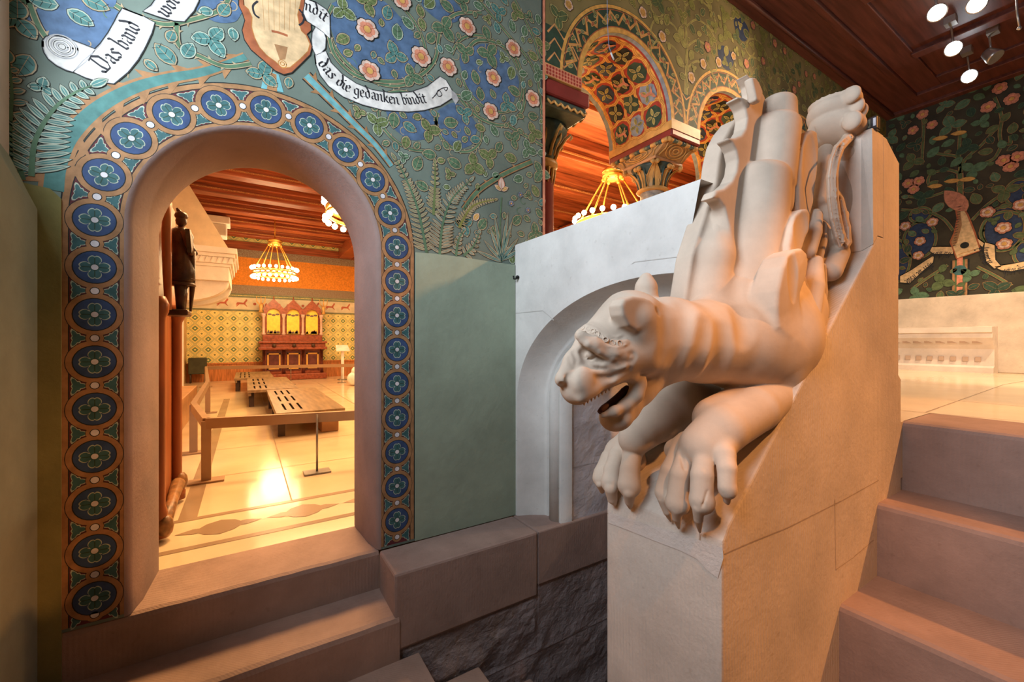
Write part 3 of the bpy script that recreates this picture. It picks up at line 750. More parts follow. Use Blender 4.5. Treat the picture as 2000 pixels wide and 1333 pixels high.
bm = B_(); box(bm, b[0]-.16, b[0]+.2, b[1]-.1, b[1]+.15, .22, .62, bev=.02); dk = tag(link('dark_screen', bm, mat('dark_green_fabric', (.06, .06, .035))), 'dark square upholstered chair back against the far left corner', 'chair')
bm = B_()
for dx in (-.12, .16):
    for dy in (-.06, .11): bm = B_(); tube(bm, [(b[0]+dx, b[1]+dy, .001), (b[0]+dx, b[1]+dy, .24)], .015, 6); link('leg', bm, M_dark, dk)
dk.name = 'upholstered_chair'
bm = B_(); 
lo_ = thing('storage_bench', 'long plain tan bench along the left wall of the hall', 'bench')
bm = B_(); box(bm, -1.1, -.62, 5.0, 7.9, .001, .36, bev=.01); link('bench_body', bm, mat('tan_bench_timber', (.55, .28, .12), rough=.4), lo_)
# ------------------------------------------------ chandeliers
M_bulb = emit('lit_globe', (1.0, .82, .50), 26); M_bulb2 = emit('lit_globe_low', (1.0, .78, .42), 18)
M_cbr = mat('gilded_brass', (.78, .45, .10), rough=.25, metal=.7)
def chandelier(x, y, zr, R, lab, zc):
    t = thing('chandelier', lab, 'chandelier', group='chandeliers of the great hall')
    bm = B_()
    tube(bm, [(x+R*math.cos(a), y+R*math.sin(a), zr) for a in [i*math.pi/24 for i in range(48)]], .022, 8, closed=True)
    tube(bm, [(x+R*math.cos(a), y+R*math.sin(a), zr-.07) for a in [i*math.pi/24 for i in range(48)]], .022, 8, closed=True)
    link('ring', bm, M_cbr, t)
    nb = 24
    me = None
    for rr, dz, col in ((R+.03, .07, M_bulb), (R+.02, -.13, M_bulb2)):
        for i in range(nb):
            a = i*2*math.pi/nb
            if me is None or me.materials[0] != col:
                bm = B_(); sphere(bm, (0, 0, 0), .034, 10); o = link('globe_bulb', bm, col, t); me = o.data
            else:
                o = bpy.data.objects.new('globe_bulb', me); C.objects.link(o); o.parent = t
            o.location = (x+rr*math.cos(a), y+rr*math.sin(a), zr+dz)
    for i in range(6):
        a = i*math.pi/3+.2
        bm = B_(); tube(bm, [(x+R*math.cos(a), y+R*math.sin(a), zr), (x+.13*math.cos(a), y+.13*math.sin(a), zr+.62)], .012, 6)
        sphere(bm, (x+.13*math.cos(a), y+.13*math.sin(a), zr+.62), .028, 8)
        link('suspension_rod', bm, M_cbr, t)
    bm = B_(); lathe(bm, [(.05, .60), (.14, .62), (.15, .66), (.10, .68), (.15, .70), (.14, .75), (.04, .78)], (x, y, zr), 20); link('crown', bm, M_cbr, t)
    bm = B_(); tube(bm, [(x, y, zr+.76), (x, y, zc)], .014, 6); link('hanging_rod', bm, M_cbr, t)
    l = bpy.data.lights.new('chandelier_glow', 'POINT'); l.energy = 60; l.color = (1.0, .62, .28); l.shadow_soft_size = .3
    o = bpy.data.objects.new('chandelier_glow', l); C.objects.link(o); o.location = (x, y, zr-.35); o.parent = t
c1 = onY(537, 536, 11.2)
chandelier(c1[0], c1[1], EZ+1.60, .44, 'round gilt chandelier with glowing globes above the far cabinet', ZC)
chandelier(1.28, 5.0, EZ+1.50, .52, 'chandelier mostly hidden behind the right curve of the doorway', ZC)
c3 = onY(1197, 345, 4.2)
chandelier(c3[0], c3[1], c3[2]-.66, .5, 'gilt chandelier seen through the painted arcade above the pale parapet', ZC)
bm = B_(); sphere(bm, (0, 0, 0), .03, 10); o = link('ceiling_sensor', bm, mat('cream_plastic', (.7, .62, .5)), smooth=True); o.location = onY(1092, 352, 6.2); o.location[2] = min(o.location[2], 3.9); tag(o, 'tiny round ceiling fitting seen through the arcade left of the chandelier', 'sensor')
# ------------------------------------------------ CARVED BEAST: distance-field sculpting on a voxel grid
class Sculpt:
    def __init__(s, lo, hi, h):
        s.lo = np.array(lo, np.float64); s.h = h
        s.n = np.ceil((np.array(hi)-s.lo)/h).astype(int)+1
        s.D = np.full(tuple(s.n), 1.0, np.float32)
    def sub(s, lo, hi):
        a = np.clip(np.floor((np.array(lo)-s.lo)/s.h).astype(int), 0, s.n); b = np.clip(np.ceil((np.array(hi)-s.lo)/s.h).astype(int)+1, 0, s.n)
        if (b <= a).any(): return None
        ax = [(s.lo[i]+s.h*np.arange(a[i], b[i])).astype(np.float32) for i in range(3)]
        return tuple(slice(a[i], b[i]) for i in range(3)), np.meshgrid(*ax, indexing='ij')
    def put(s, lo, hi, fn, k, sign):
        m = k*1.2+3*s.h; r = s.sub(np.array(lo)-m, np.array(hi)+m)
        if r is None: return
        sl, (X, Y, Z) = r; d = fn(X, Y, Z); D = s.D[sl]
        if sign > 0:
            hh = np.maximum(k-np.abs(D-d), 0)/k; s.D[sl] = np.minimum(D, d)-hh*hh*k*.25
        else:
            d = -d; hh = np.maximum(k-np.abs(D-d), 0)/k; s.D[sl] = np.maximum(D, d)+hh*hh*k*.25
    def cap(s, a, b, ra, rb, k=.01, sign=1, flat=None):
        a = np.array(a, float); b = np.array(b, float); R = max(ra, rb)
        ab = b-a; L2 = max(1e-9, ab @ ab)
        def f(X, Y, Z):
            px, py, pz = X-a[0], Y-a[1], Z-a[2]
            t = np.clip((px*ab[0]+py*ab[1]+pz*ab[2])/L2, 0, 1)
            return np.sqrt((px-t*ab[0])**2+(py-t*ab[1])**2+(pz-t*ab[2])**2)-(ra+(rb-ra)*t)
        s.put(np.minimum(a, b)-R, np.maximum(a, b)+R, f, k, sign)
    def cyl(s, a, b, ra, rb, rnd, k=.002, sq=1.0):
        a = np.array(a, float); b = np.array(b, float); R = max(ra, rb); ab = b-a; L = np.linalg.norm(ab); n = ab/L
        def f(X, Y, Z):
            px, py, pz = X-a[0], Y-a[1], Z-a[2]; t = px*n[0]+py*n[1]+pz*n[2]
            rad = np.sqrt(np.maximum(0, (px-t*n[0])**2+((py-t*n[1])*sq)**2+(pz-t*n[2])**2))
            dx = rad-(ra+(rb-ra)*np.clip(t/L, 0, 1))+rnd; dy = np.abs(t-L/2)-L/2+rnd
            return np.minimum(np.maximum(dx, dy), 0)+np.sqrt(np.maximum(dx, 0)**2+np.maximum(dy, 0)**2)-rnd
        s.put(np.minimum(a, b)-R*1.1, np.maximum(a, b)+R*1.1, f, k, 1)
    def chain(s, pts, rs, k=.01, sign=1):
        if not isinstance(rs, (list, tuple)): rs = [rs]*len(pts)
        for i in range(len(pts)-1): s.cap(pts[i], pts[i+1], rs[i], rs[i+1], k if sign > 0 or 1 else k, sign)
    def ell(s, c, r, k=.02, sign=1, M=None):
        c = np.array(c, float); r = np.array(r, float); R = r.max()
        Mi = np.eye(3) if M is None else np.array(M)
        def f(X, Y, Z):
            p = [X-c[0], Y-c[1], Z-c[2]]
            q = [(Mi[i][0]*p[0]+Mi[i][1]*p[1]+Mi[i][2]*p[2])/r[i] for i in range(3)]
            k0 = np.sqrt(q[0]**2+q[1]**2+q[2]**2); k1 = np.sqrt((q[0]/r[0])**2+(q[1]/r[1])**2+(q[2]/r[2])**2)
            return k0*(k0-1)/np.maximum(k1, 1e-6)
        s.put(c-R, c+R, f, k, sign)
    def plate(s, pts, n, th, rnd=.006, k=.006, sign=1, bulge=0):
        """polygon of coplanar 3D points extruded th along unit normal n, rounded edges"""
        P = np.array([list(p) for p in pts], float); n = np.array(n, float); n /= np.linalg.norm(n)
        o = P.mean(0); u = P[1]-P[0]; u -= n*(u @ n); u /= np.linalg.norm(u); v = np.cross(n, u)
        Q = np.stack([(P-o) @ u, (P-o) @ v], 1)
        E = P+n*th
        def f(X, Y, Z):
            x, y, z = X-o[0], Y-o[1], Z-o[2]
            a = x*u[0]+y*u[1]+z*u[2]; b = x*v[0]+y*v[1]+z*v[2]; w = x*n[0]+y*n[1]+z*n[2]-th/2
            d = np.full(a.shape, 1e9, np.float32); sg = np.ones(a.shape, np.float32)
            m = len(Q)
            for i in range(m):
                q0 = Q[i]; q1 = Q[i-1]; ex, ey = q1-q0; wx = a-q0[0]; wy = b-q0[1]
                t = np.clip((wx*ex+wy*ey)/max(1e-12, ex*ex+ey*ey), 0, 1)
                d = np.minimum(d, (wx-ex*t)**2+(wy-ey*t)**2)
                c1 = b >= q0[1]; c2 = b < q1[1]; c3 = ex*wy > ey*wx
                sg = np.where((c1 & c2 & c3) | (~c1 & ~c2 & ~c3), -sg, sg)
            d = sg*np.sqrt(d)
            if bulge: w = w*(1-0)-0; hw = th/2+bulge*np.clip(-d, 0, .06)/.06-rnd
            else: hw = th/2-rnd
            dx = d+rnd; dy = np.abs(w)-hw
            return np.minimum(np.maximum(dx, dy), 0)+np.sqrt(np.maximum(dx, 0)**2+np.maximum(dy, 0)**2)-rnd
        s.put(np.minimum(P.min(0), E.min(0))-.01-bulge, np.maximum(P.max(0), E.max(0))+.01+bulge, f, k, sign)
    def hit(s, x, y):
        """first surface point under a photograph pixel, and the outward normal"""
        u = (x-1000)/FPX; v = (666.5-y)/FPX
        d = np.array([A[0]*u+A[1], B[0]*u+B[1], v]); 
        ts = np.arange(.6, 2.6, s.h*.5)
        P = d[None, :]*ts[:, None]+np.array([0, 0, EZ])
        I = np.round((P-s.lo)/s.h).astype(int); ok = ((I >= 1) & (I < s.n-1)).all(1)
        if not ok.any(): return None
        P = P[ok]; I = I[ok]; v_ = s.D[I[:, 0], I[:, 1], I[:, 2]]; w = np.where(v_ < 0)[0]
        if len(w) == 0: return None
        i = I[w[0]]; D = s.D
        g = np.array([D[i[0]+1, i[1], i[2]]-D[i[0]-1, i[1], i[2]], D[i[0], i[1]+1, i[2]]-D[i[0], i[1]-1, i[2]], D[i[0], i[1], i[2]+1]-D[i[0], i[1], i[2]-1]], float)
        g = np.clip(g, -3*s.h, 3*s.h); g /= np.linalg.norm(g)+1e-9
        return P[w[0]], g
    def stroke(s, px, r, dep, sign=1, k=.004):
        """ridge (+1) or groove (-1) drawn on the surface along photograph points"""
        hs = [s.hit(*p) for p in px]; hs = [q for q in hs if q is not None]
        if not hs: return
        rs = r if isinstance(r, (list, tuple)) else [r]*len(hs)
        if len(rs) != len(hs): rs = [rs[0]]*len(hs)
        pts = [q[0]+q[1]*((rr-dep) if sign < 0 else -(rr-dep)) for q, rr in zip(hs, rs)]
        if len(pts) == 1: s.cap(pts[0], pts[0]+1e-4, rs[0], rs[0], k, sign); return
        for i in range(len(pts)-1):
            if np.linalg.norm(pts[i]-pts[i+1]) < .12: s.cap(pts[i], pts[i+1], rs[i], rs[i+1], k, sign)
    def mesh(s, name, m, parent, smooth_it=1):
        D = s.D; n = s.n; ins = D < 0; crossings = []; 
        st = np.array([1, n[0], n[0]*n[1]])
        def lin(I): return I[:, 0]+I[:, 1]*n[0]+I[:, 2]*n[0]*n[1]
        cells = []; pos = []; quads = []
        for ax in range(3):
            sa = [slice(None)]*3; sb = [slice(None)]*3; sa[ax] = slice(0, -1); sb[ax] = slice(1, None)
            c = ins[tuple(sa)] != ins[tuple(sb)]
            I = np.argwhere(c); o = [i for i in range(3) if i != ax]
            I = I[(I[:, o[0]] > 0) & (I[:, o[1]] > 0) & (I[:, o[0]] < n[o[0]]-1) & (I[:, o[1]] < n[o[1]]-1)]
            J = I.copy(); J[:, ax] += 1
            d0 = D[I[:, 0], I[:, 1], I[:, 2]]; d1 = D[J[:, 0], J[:, 1], J[:, 2]]
            d0 = np.clip(d0, -s.h*1.7, s.h*1.7); d1 = np.clip(d1, -s.h*1.7, s.h*1.7)
            t = d0/(d0-d1); P = I.astype(float); P[:, ax] += t
            e = [np.array([0, 0, 0]) for _ in range(4)]
            q = []
            for a_, b_ in ((-1, -1), (0, -1), (0, 0), (-1, 0)):
                K = I.copy(); K[:, o[0]] += a_; K[:, o[1]] += b_
                L = lin(K); cells.append(L); pos.append(P); q.append(L)
            q = np.stack(q, 1); flip = (d0 < 0)
            if ax == 1: flip = ~flip
            q[~flip] = q[~flip][:, ::-1]
            quads.append(q)
        cells = np.concatenate(cells); pos = np.concatenate(pos); quads = np.concatenate(quads)
        uq, inv = np.unique(cells, return_inverse=True)
        V = np.stack([np.bincount(inv, weights=pos[:, i], minlength=len(uq)) for i in range(3)], 1)/np.bincount(inv, minlength=len(uq))[:, None]
        F = np.searchsorted(uq, quads)
        # relax
        for _ in range(smooth_it):
            acc = np.zeros_like(V); cnt = np.zeros(len(V))
            for i in range(4):
                a = F[:, i]; b = F[:, (i+1) % 4]
                for j in range(3): acc[:, j] += np.bincount(a, weights=V[b, j], minlength=len(V))+np.bincount(b, weights=V[a, j], minlength=len(V))
                cnt += np.bincount(a, minlength=len(V))+np.bincount(b, minlength=len(V))
            V = V*.45+acc/np.maximum(cnt, 1)[:, None]*.55
        V = V*s.h+s.lo
        me = bpy.data.meshes.new(name); me.vertices.add(len(V)); me.vertices.foreach_set('co', V.astype(np.float32).ravel())
        me.loops.add(F.size); me.loops.foreach_set('vertex_index', F.astype(np.int32).ravel())
        me.polygons.add(len(F)); me.polygons.foreach_set('loop_start', np.arange(0, F.size, 4, dtype=np.int32)); me.polygons.foreach_set('loop_total', np.full(len(F), 4, np.int32))
        me.polygons.foreach_set('use_smooth', np.ones(len(F), bool)); me.update(); me.validate()
        me.materials.append(m)
        o = bpy.data.objects.new(name, me); C.objects.link(o); o.parent = parent
        return o
def pb(x, y, b): return onY(x, y, b)
def smooth3(P):
    out = []
    for a, b in zip(P, P[1:]): out += [a, (a+b)/2]
    return out+[P[-1]]
def rr(px, p): return px*depth(p)/FPX
beast = thing('beast_sculpture', 'carved limestone winged beast crawling down the balustrade, jaws open', 'sculpture')
VX = .0036
S = Sculpt((.60, .50, EZ-.72), (1.80, 1.22, EZ+.42), VX)
def E_(x, y, b, rx, rlat, ry, ang=0, k=.02, sign=1):
    """ellipsoid: rx along the beast's own x axis (metres from px), rlat sideways (m), ry height, tilted ang deg in the xz plane"""
    c = pb(x, y, b); f = depth(c)/FPX; a = math.radians(ang); 
    M = [[math.cos(a), 0, math.sin(a)], [0, 1, 0], [-math.sin(a), 0, math.cos(a)]]
    S.ell(c, (rx*f*1.12, rlat, ry*f), k, sign, M)
def K_(p, q, k=.02, sign=1):
    """tapered capsule between (x, y, b, radius px) tuples"""
    a = pb(*p[:3]); b = pb(*q[:3]); S.cap(a, b, rr(p[3], a), rr(q[3], b), k, sign)
def KC(lst, k=.02, sign=1):
    for p, q in zip(lst, lst[1:]): K_(p, q, k, sign)
# trunk and neck
KC([(1500, 668, .80, 86), (1440, 672, .82, 84), (1370, 668, .84, 74), (1300, 664, .84, 76), (1255, 672, .84, 66)], .05)
KC([(1495, 655, .80, 86), (1514, 610, .84, 78), (1538, 560, .88, 60)], .05)
E_(1500, 702, .765, 60, .10, 62, 0, .05)                 # near shoulder
KC([(1530, 600, .74, 32), (1536, 690, .735, 31), (1526, 735, .73, 34)], .03)
KC([(1440, 590, .84, 60), (1450, 540, .86, 46)], .05)     # root of the wing
# head
E_(1236, 640, .84, 62, .105, 60, 10, .03)                # skull
KC([(1235, 665, .84, 66), (1180, 700, .84, 50), (1140, 735, .84, 38)], .03)
K_((1228, 628, .84, 60), (1168, 666, .84, 40), .03)
K_((1250, 690, .80, 40), (1200, 705, .80, 30), .03)       # cheek
K_((1205, 735, .84, 24), (1128, 762, .84, 27), .025)      # upper jaw
E_(1127, 758, .835, 25, .052, 31, -10, .015)              # muzzle bulb
E_(1140, 745, .80, 22, .02, 28, -30, .015)
KC([(1150, 655, .84, 18), (1118, 705, .84, 15), (1100, 738, .84, 15)], .02)   # bridge
E_(1099, 743, .84, 13, .022, 14, 0, .006)                # nose
# brow
KC([(1134, 656, .815, 11), (1160, 674, .80, 15), (1195, 690, .785, 15), (1228, 684, .78, 10)], .014)
KC([(1134, 656, .865, 11), (1160, 668, .88, 14)], .014)
# lower jaw
KC([(1285, 712, .84, 44), (1250, 762, .84, 26), (1220, 797, .84, 25), (1200, 813, .84, 26)], .025)
E_(1203, 814, .84, 27, .052, 25, 40, .015)
# mouth opening: wedge of capsules through the head
for (p, q) in (((1236, 751, 9), (1206, 762, 14)), ((1206, 762, 14), (1168, 786, 15)), ((1168, 786, 15), (1140, 805, 18)), ((1206, 764, 14), (1166, 794, 13)), ((1166, 794, 13), (1140, 812, 16))):
    for b in (.74, .78, .82, .86, .90, .94):
        a = pb(p[0], p[1], .84); c = pb(q[0], q[1], .84); a[1] = b; c[1] = b
        S.cap(a, c, rr(p[2], a), rr(q[2], c), .004, -1)
# lips
KC([(1252, 750, .79, 7), (1230, 735, .79, 8), (1195, 742, .79, 7), (1160, 763, .795, 6), (1135, 779, .80, 6)], .02)
KC([(1250, 750, .79, 8), (1243, 772, .79, 9), (1226, 790, .795, 8)], .03)
KC([(1222, 790, .80, 6), (1200, 804, .80, 7), (1178, 812, .81, 6)], .022)
# tongue
KC([(1240, 772, .84, 10), (1205, 795, .84, 8), (1178, 806, .84, 7)], .006)
for b in np.linspace(.70, 1.02, 30):      # daylight between the jaws
    for p, q in (((1150, 790, 7), (1190, 768, 8)), ((1190, 768, 8), (1222, 752, 6)), ((1140, 800, 9), (1160, 796, 8))):
        a = pb(p[0], p[1], b); c = pb(q[0], q[1], b); S.cap(a, c, rr(p[2], a), rr(q[2], c), .003, -1)
# ears
KC([(1262, 600, .90, 26), (1262, 560, .90, 20), (1262, 545, .90, 12)], .01)
KC([(1240, 645, .78, 26), (1246, 622, .77, 28)], .03)
S.plate([pb(x, y, .742) for x, y in ((1214, 596), (1220, 584), (1236, 578), (1256, 580), (1270, 585), (1280, 597), (1275, 614), (1262, 634), (1244, 648), (1228, 638), (1217, 616))], (0, 1, 0), .05, .009, .016)
for x, y, b_, q in ((1207, 584, .74, .015), (1230, 570, .745, .014), (1262, 572, .755, .017), (1288, 606, .74, .016), (1222, 600, .728, .006), (1268, 600, .728, .008)):
    c = pb(x, y, b_); S.ell(c, (q, q*1.1, q*.7), .001, -1)
# near foreleg
KC([(1545, 768, .725, 26), (1475, 800, .715, 43), (1410, 838, .72, 47), (1376, 872, .74, 46)], .007)
KC([(1440, 795, .78, 40), (1400, 820, .76, 45)], .012)
K_((1524, 700, .735, 40), (1530, 762, .728, 26), .03)
KC([(1380, 600, .88, 48), (1394, 500, .875, 34), (1402, 440, .875, 20)], .03)
def px_(x, y, X): return onX(x, y, X)
def KX(lst, k=.012):
    pts = [px_(*q[:3]) for q in lst]
    for (a, b, p, q) in zip(pts, pts[1:], lst, lst[1:]): S.cap(a, b, rr(p[3], a), rr(q[3], b), k, 1)
KX([(1378, 872, 1.17, 36), (1345, 880, 1.16, 30), (1320, 880, 1.15, 22)], .02)
KX([(1378, 862, 1.17, 36), (1408, 872, 1.15, 24)], .02)
for t in ([(1340, 860, 1.17, 17), (1323, 886, 1.12, 16), (1308, 920, 1.08, 17), (1296, 962, 1.06, 17)],
          [(1355, 862, 1.16, 18), (1340, 892, 1.10, 18), (1328, 928, 1.06, 19), (1323, 978, 1.045, 21)],
          [(1385, 862, 1.16, 19), (1375, 892, 1.10, 19), (1371, 930, 1.06, 21), (1370, 974, 1.045, 22)],
          [(1408, 860, 1.16, 22), (1415, 888, 1.12, 20), (1420, 915, 1.10, 18), (1420, 950, 1.09, 17)]):
    KX(t[:2], .012); KX(t[1:3], .006); KX(t[2:], .005)
for x, y, X_, rx, ry in ((1323, 984, 1.046, 24, 22), (1371, 980, 1.046, 25, 25), (1300, 968, 1.06, 18, 20), (1421, 956, 1.092, 18, 20)):
    c = px_(x, y, X_); S.ell(c, (rr(rx, c)*.9, rr(rx, c), rr(ry, c)), .005)
# far foreleg
KC([(1400, 790, .96, 40), (1330, 790, .98, 50), (1285, 815, 1.0, 44), (1240, 858, 1.0, 32)], .025)
KX([(1235, 862, 1.18, 28), (1205, 880, 1.16, 22)], .02)
for t in ([(1205, 872, 1.17, 15), (1188, 895, 1.13, 14), (1175, 925, 1.09, 15), (1172, 935, 1.08, 14)],
          [(1222, 868, 1.17, 16), (1205, 892, 1.12, 16), (1196, 920, 1.09, 17), (1193, 942, 1.07, 18)],
          [(1242, 870, 1.17, 18), (1234, 892, 1.12, 18), (1230, 920, 1.08, 19), (1229, 946, 1.065, 22)]):
    KX(t[:2], .012); KX(t[1:3], .006); KX(t[2:], .005)
for x, y, X_, rx, ry in ((1193, 944, 1.07, 20, 20), (1229, 950, 1.064, 23, 22), (1172, 934, 1.08, 15, 16)):
    c = px_(x, y, X_); S.ell(c, (rr(rx, c)*.9, rr(rx, c), rr(ry, c)), .005)
# webbing so the palms rest on the block
KX([(1400, 900, 1.16, 30), (1350, 900, 1.15, 28)], .02)
KX([(1240, 900, 1.18, 22), (1210, 905, 1.16, 18)], .02)
# claws
for t in ([(1294, 975, 1.05, 10), (1303, 1000, 1.065, 8), (1310, 1018, 1.085, 3)], [(1322, 995, 1.035, 12), (1322, 1012, 1.05, 9), (1326, 1032, 1.08, 3)],
          [(1364, 992, 1.03, 12), (1364, 1015, 1.045, 9), (1367, 1040, 1.08, 3)], [(1419, 962, 1.085, 10), (1420, 978, 1.10, 7), (1422, 985, 1.12, 3)],
          [(1172, 945, 1.07, 9), (1176, 960, 1.09, 5)], [(1193, 955, 1.055, 13), (1196, 975, 1.07, 10), (1200, 984, 1.085, 5)], [(1229, 962, 1.05, 13), (1229, 980, 1.065, 9), (1231, 992, 1.085, 4)]):
    KX(t, .002)
F3 = [(1520, 640), (1518, 600), (1520, 568), (1530, 521), (1540, 500), (1553, 488), (1567, 484), (1577, 494), (1580, 515), (1575, 545), (1565, 572), (1560, 610), (1555, 650), (1535, 660)]
K_((1502, 612, .76, 44), (1480, 650, .78, 66), .04)
S.plate([pb(x, y, .665) for x, y in F3], (0, 1, 0), .085, .012, .022, 1, .004)
S.ell(pb(1549, 540, .662), (.030, .010, .085), .006, -1)
# ---- surface carving: grooves and ridges
for l in ([(1300, 610), (1306, 640), (1300, 690)], [(1338, 600), (1342, 640), (1332, 700), (1316, 740)], [(1372, 598), (1378, 640), (1366, 700), (1345, 738)], [(1408, 600), (1414, 650), (1402, 700), (1385, 738)], [(1446, 610), (1452, 660), (1446, 720)]):
    S.stroke(l, .036, .0042, -1, .03)
S.stroke([(1386, 750), (1400, 760), (1420, 752)], .008, .006, -1, .006)
S.stroke([(1330, 890), (1337, 915)], .006, .005, -1, .004)
# cheek folds, eye, lids
for l in ([(1150, 716), (1172, 722), (1200, 716), (1232, 704)], [(1165, 735), (1195, 733), (1228, 722)], [(1182, 704), (1205, 706), (1235, 694)]):
    S.stroke(l, .011, .0030, -1, .010)
for l in ([(1158, 712), (1178, 714), (1205, 709), (1232, 698)], [(1160, 729), (1190, 729), (1222, 717)]):
    S.stroke(l, .006, .0025, 1, .008)
S.stroke([(1120, 688), (1126, 702), (1122, 718)], .006, .003, -1, .006); S.stroke([(1112, 700), (1116, 714)], .005, .003, -1, .005)
S.stroke([(1140, 688), (1155, 694), (1172, 700)], .013, .006, -1, .008)
q = S.hit(1155, 693)
if q: S.ell(q[0]+q[1]*.001, (.017, .012, .012), .002, 1)
S.stroke([(1136, 668), (1148, 674), (1170, 690), (1196, 702), (1222, 697)], .009, .005, 1, .006)
S.stroke([(1143, 703), (1153, 709), (1168, 700)], .0045, .004, 1, .002)
# brow band with rings
S.stroke([(1128, 642), (1145, 640), (1165, 650), (1185, 664), (1205, 670), (1222, 668)], .014, .004, 1, .004)
S.stroke([(1127, 637), (1145, 634), (1165, 643), (1185, 656), (1205, 660), (1216, 655)], .0035, .003, 1, .002)
S.stroke([(1129, 650), (1145, 648), (1165, 660), (1185, 676), (1205, 680), (1222, 674)], .0035, .003, 1, .002)
# nostril
S.stroke([(1096, 752), (1101, 756)], .008, .007, -1, .003); S.stroke([(1108, 735), (1107, 750), (1102, 758)], .006, .006, -1, .004)
# elbow / cracks
S.stroke([(1372, 990), (1378, 972), (1382, 960)], .003, .003, -1, .001)
body = S.mesh('body', M_carve, beast)
RINGS = [(1140, 641), (1149, 643), (1158, 647), (1166, 652), (1174, 658), (1183, 664), (1196, 670), (1210, 671)]
for i, (x, y) in enumerate(RINGS):
    q = S.hit(x, y)
    if q is None: continue
    nrm = Vector(q[1]); c = Vector(q[0])+nrm*.0005; a = nrm.orthogonal().normalized(); b = nrm.cross(a); R = .0052+.0003*i
    bm = B_(); tube(bm, [c+(a*math.cos(t)+b*math.sin(t))*R for t in [j*math.pi/8 for j in range(16)]], .0019, 6, closed=True)
    link('brow_bead', bm, M_carve, beast)
for x, y in ((1141, 790), (1148, 786), (1155, 782), (1162, 778), (1169, 774), (1176, 770), (1183, 766), (1190, 762)):
    bm = B_(); bmesh.ops.create_cone(bm, segments=8, radius1=.005, radius2=.0012, depth=.012, cap_ends=True, matrix=Matrix.Translation(pb(x, y-2, .805)) @ Matrix.Rotation(math.pi, 4, 'X')); link('tooth', bm, M_carve, beast)
bm = B_(); tube(bm, smooth3([pb(1226, 757, .83), pb(1212, 772, .83), pb(1195, 786, .83), pb(1178, 798, .83), pb(1170, 806, .83)]), [.008, .011, .011, .010, .010, .009, .009, .008, .006][:9], 10)
link('tongue', bm, mat('stained_shadowed_mouth', (.085, .035, .03), rough=.7, bump=.3), beast, label='dark stained tongue, mouth shadow in its colour')  # dark red stain, with the shadow inside the mouth put into the colour
# ------------------------------------------------ wing, its own grid
W = Sculpt((1.15, .55, EZ-.20), (2.16, 1.22, EZ+1.02), .0050)
def WK(lst, k=.012, sign=1):
    pts = [pb(*q[:3]) for q in lst]
    for (a, b, p, q) in zip(pts, pts[1:], lst, lst[1:]): W.cap(a, b, rr(p[3], a), rr(q[3], b), k, sign)
def WP(px, b, th, rnd=.006, k=.004, bulge=0):
    W.plate([pb(x, y, b) for x, y in px], (0, 1, 0), th, rnd, k, 1, bulge)
# far scalloped layer (pale)
WP([(1338, 590), (1352, 500), (1374, 430), (1387, 390), (1398, 357), (1404, 310), (1412, 275), (1425, 250), (1437, 235), (1440, 230), (1470, 330), (1470, 560), (1440, 600), (1380, 605)], .885, .07, .01)
# scalloped web
web = [(1457, 139), (1475, 158), (1495, 188), (1500, 230), (1500, 330), (1480, 470), (1462, 560), (1440, 600), (1428, 560), (1427, 480), (1424, 440), (1416, 405), (1404, 388), (1392, 387), (1399, 372), (1414, 368), (1430, 354), (1439, 335), (1442, 312), (1438, 292), (1430, 277), (1421, 269), (1436, 269), (1448, 264), (1457, 250), (1460, 230), (1456, 210), (1448, 196), (1438, 188), (1450, 189), (1462, 194), (1471, 192), (1474, 180), (1471, 162), (1463, 148)]
WP(web, .825, .05, .004)
WP([(1468, 150), (1476, 150), (1484, 160), (1492, 180), (1486, 200), (1478, 196)], .79, .03, .004)
WK([(1380, 600, .88, 48), (1394, 500, .875, 34), (1404, 435, .875, 19)], .03)
# main fluted column in overlapping rolls
WK([(1432, 640, .84, 64), (1458, 560, .84, 62), (1476, 470, .845, 52)], .03)
def WC(p, q, rnd, k=.0015):
    a = pb(*p[:3]); b = pb(*q[:3]); W.cyl(a, b, rr(p[3], a), rr(q[3], b), rr(rnd, b), k)
WC((1462, 560, .83, 60), (1488, 330, .825, 51), 22, .004)
WC((1500, 372, .815, 44), (1517, 236, .815, 43), 15)
WC((1519, 262, .815, 35), (1520, 194, .82, 31), 13)
WK([(1520, 400, .79, 26), (1528, 350, .79, 22)], .01)
WK([(1545, 300, .79, 14), (1540, 240, .79, 16)], .008)
# feathers on the near side: thick plates
F1 = [(1561, 415), (1560, 370), (1562, 330), (1568, 290), (1578, 262), (1587, 252), (1597, 256), (1600, 285), (1598, 335), (1592, 395), (1585, 420), (1575, 440)]
WP(F1, .735, .085, .010, .004)
WK([(1612, 296, .80, 14), (1608, 345, .78, 17), (1600, 392, .77, 14)], .004)
F2 = [(1542, 500), (1542, 478), (1550, 440), (1558, 420), (1569, 408), (1579, 407), (1584, 420), (1582, 450), (1574, 480), (1565, 505), (1555, 520)]
WP(F2, .70, .085, .010, .004)
WK([(1593, 420, .745, 12), (1588, 455, .735, 15), (1580, 492, .73, 13)], .003)
WK([(1606, 440, .745, 7), (1605, 470, .74, 9), (1598, 505, .735, 8)], .003)
F3 = [(1520, 600), (1520, 568), (1530, 521), (1540, 500), (1553, 488), (1567, 484), (1577, 494), (1580, 515), (1575, 545), (1565, 572), (1555, 610), (1540, 640)]
S_F3 = F3
WK([(1593, 512, .72, 13), (1590, 560, .70, 18), (1582, 620, .69, 18), (1572, 668, .69, 14)], .004)
WK([(1607, 520, .72, 6), (1606, 570, .715, 9), (1602, 620, .71, 9), (1594, 650, .705, 7)], .003)
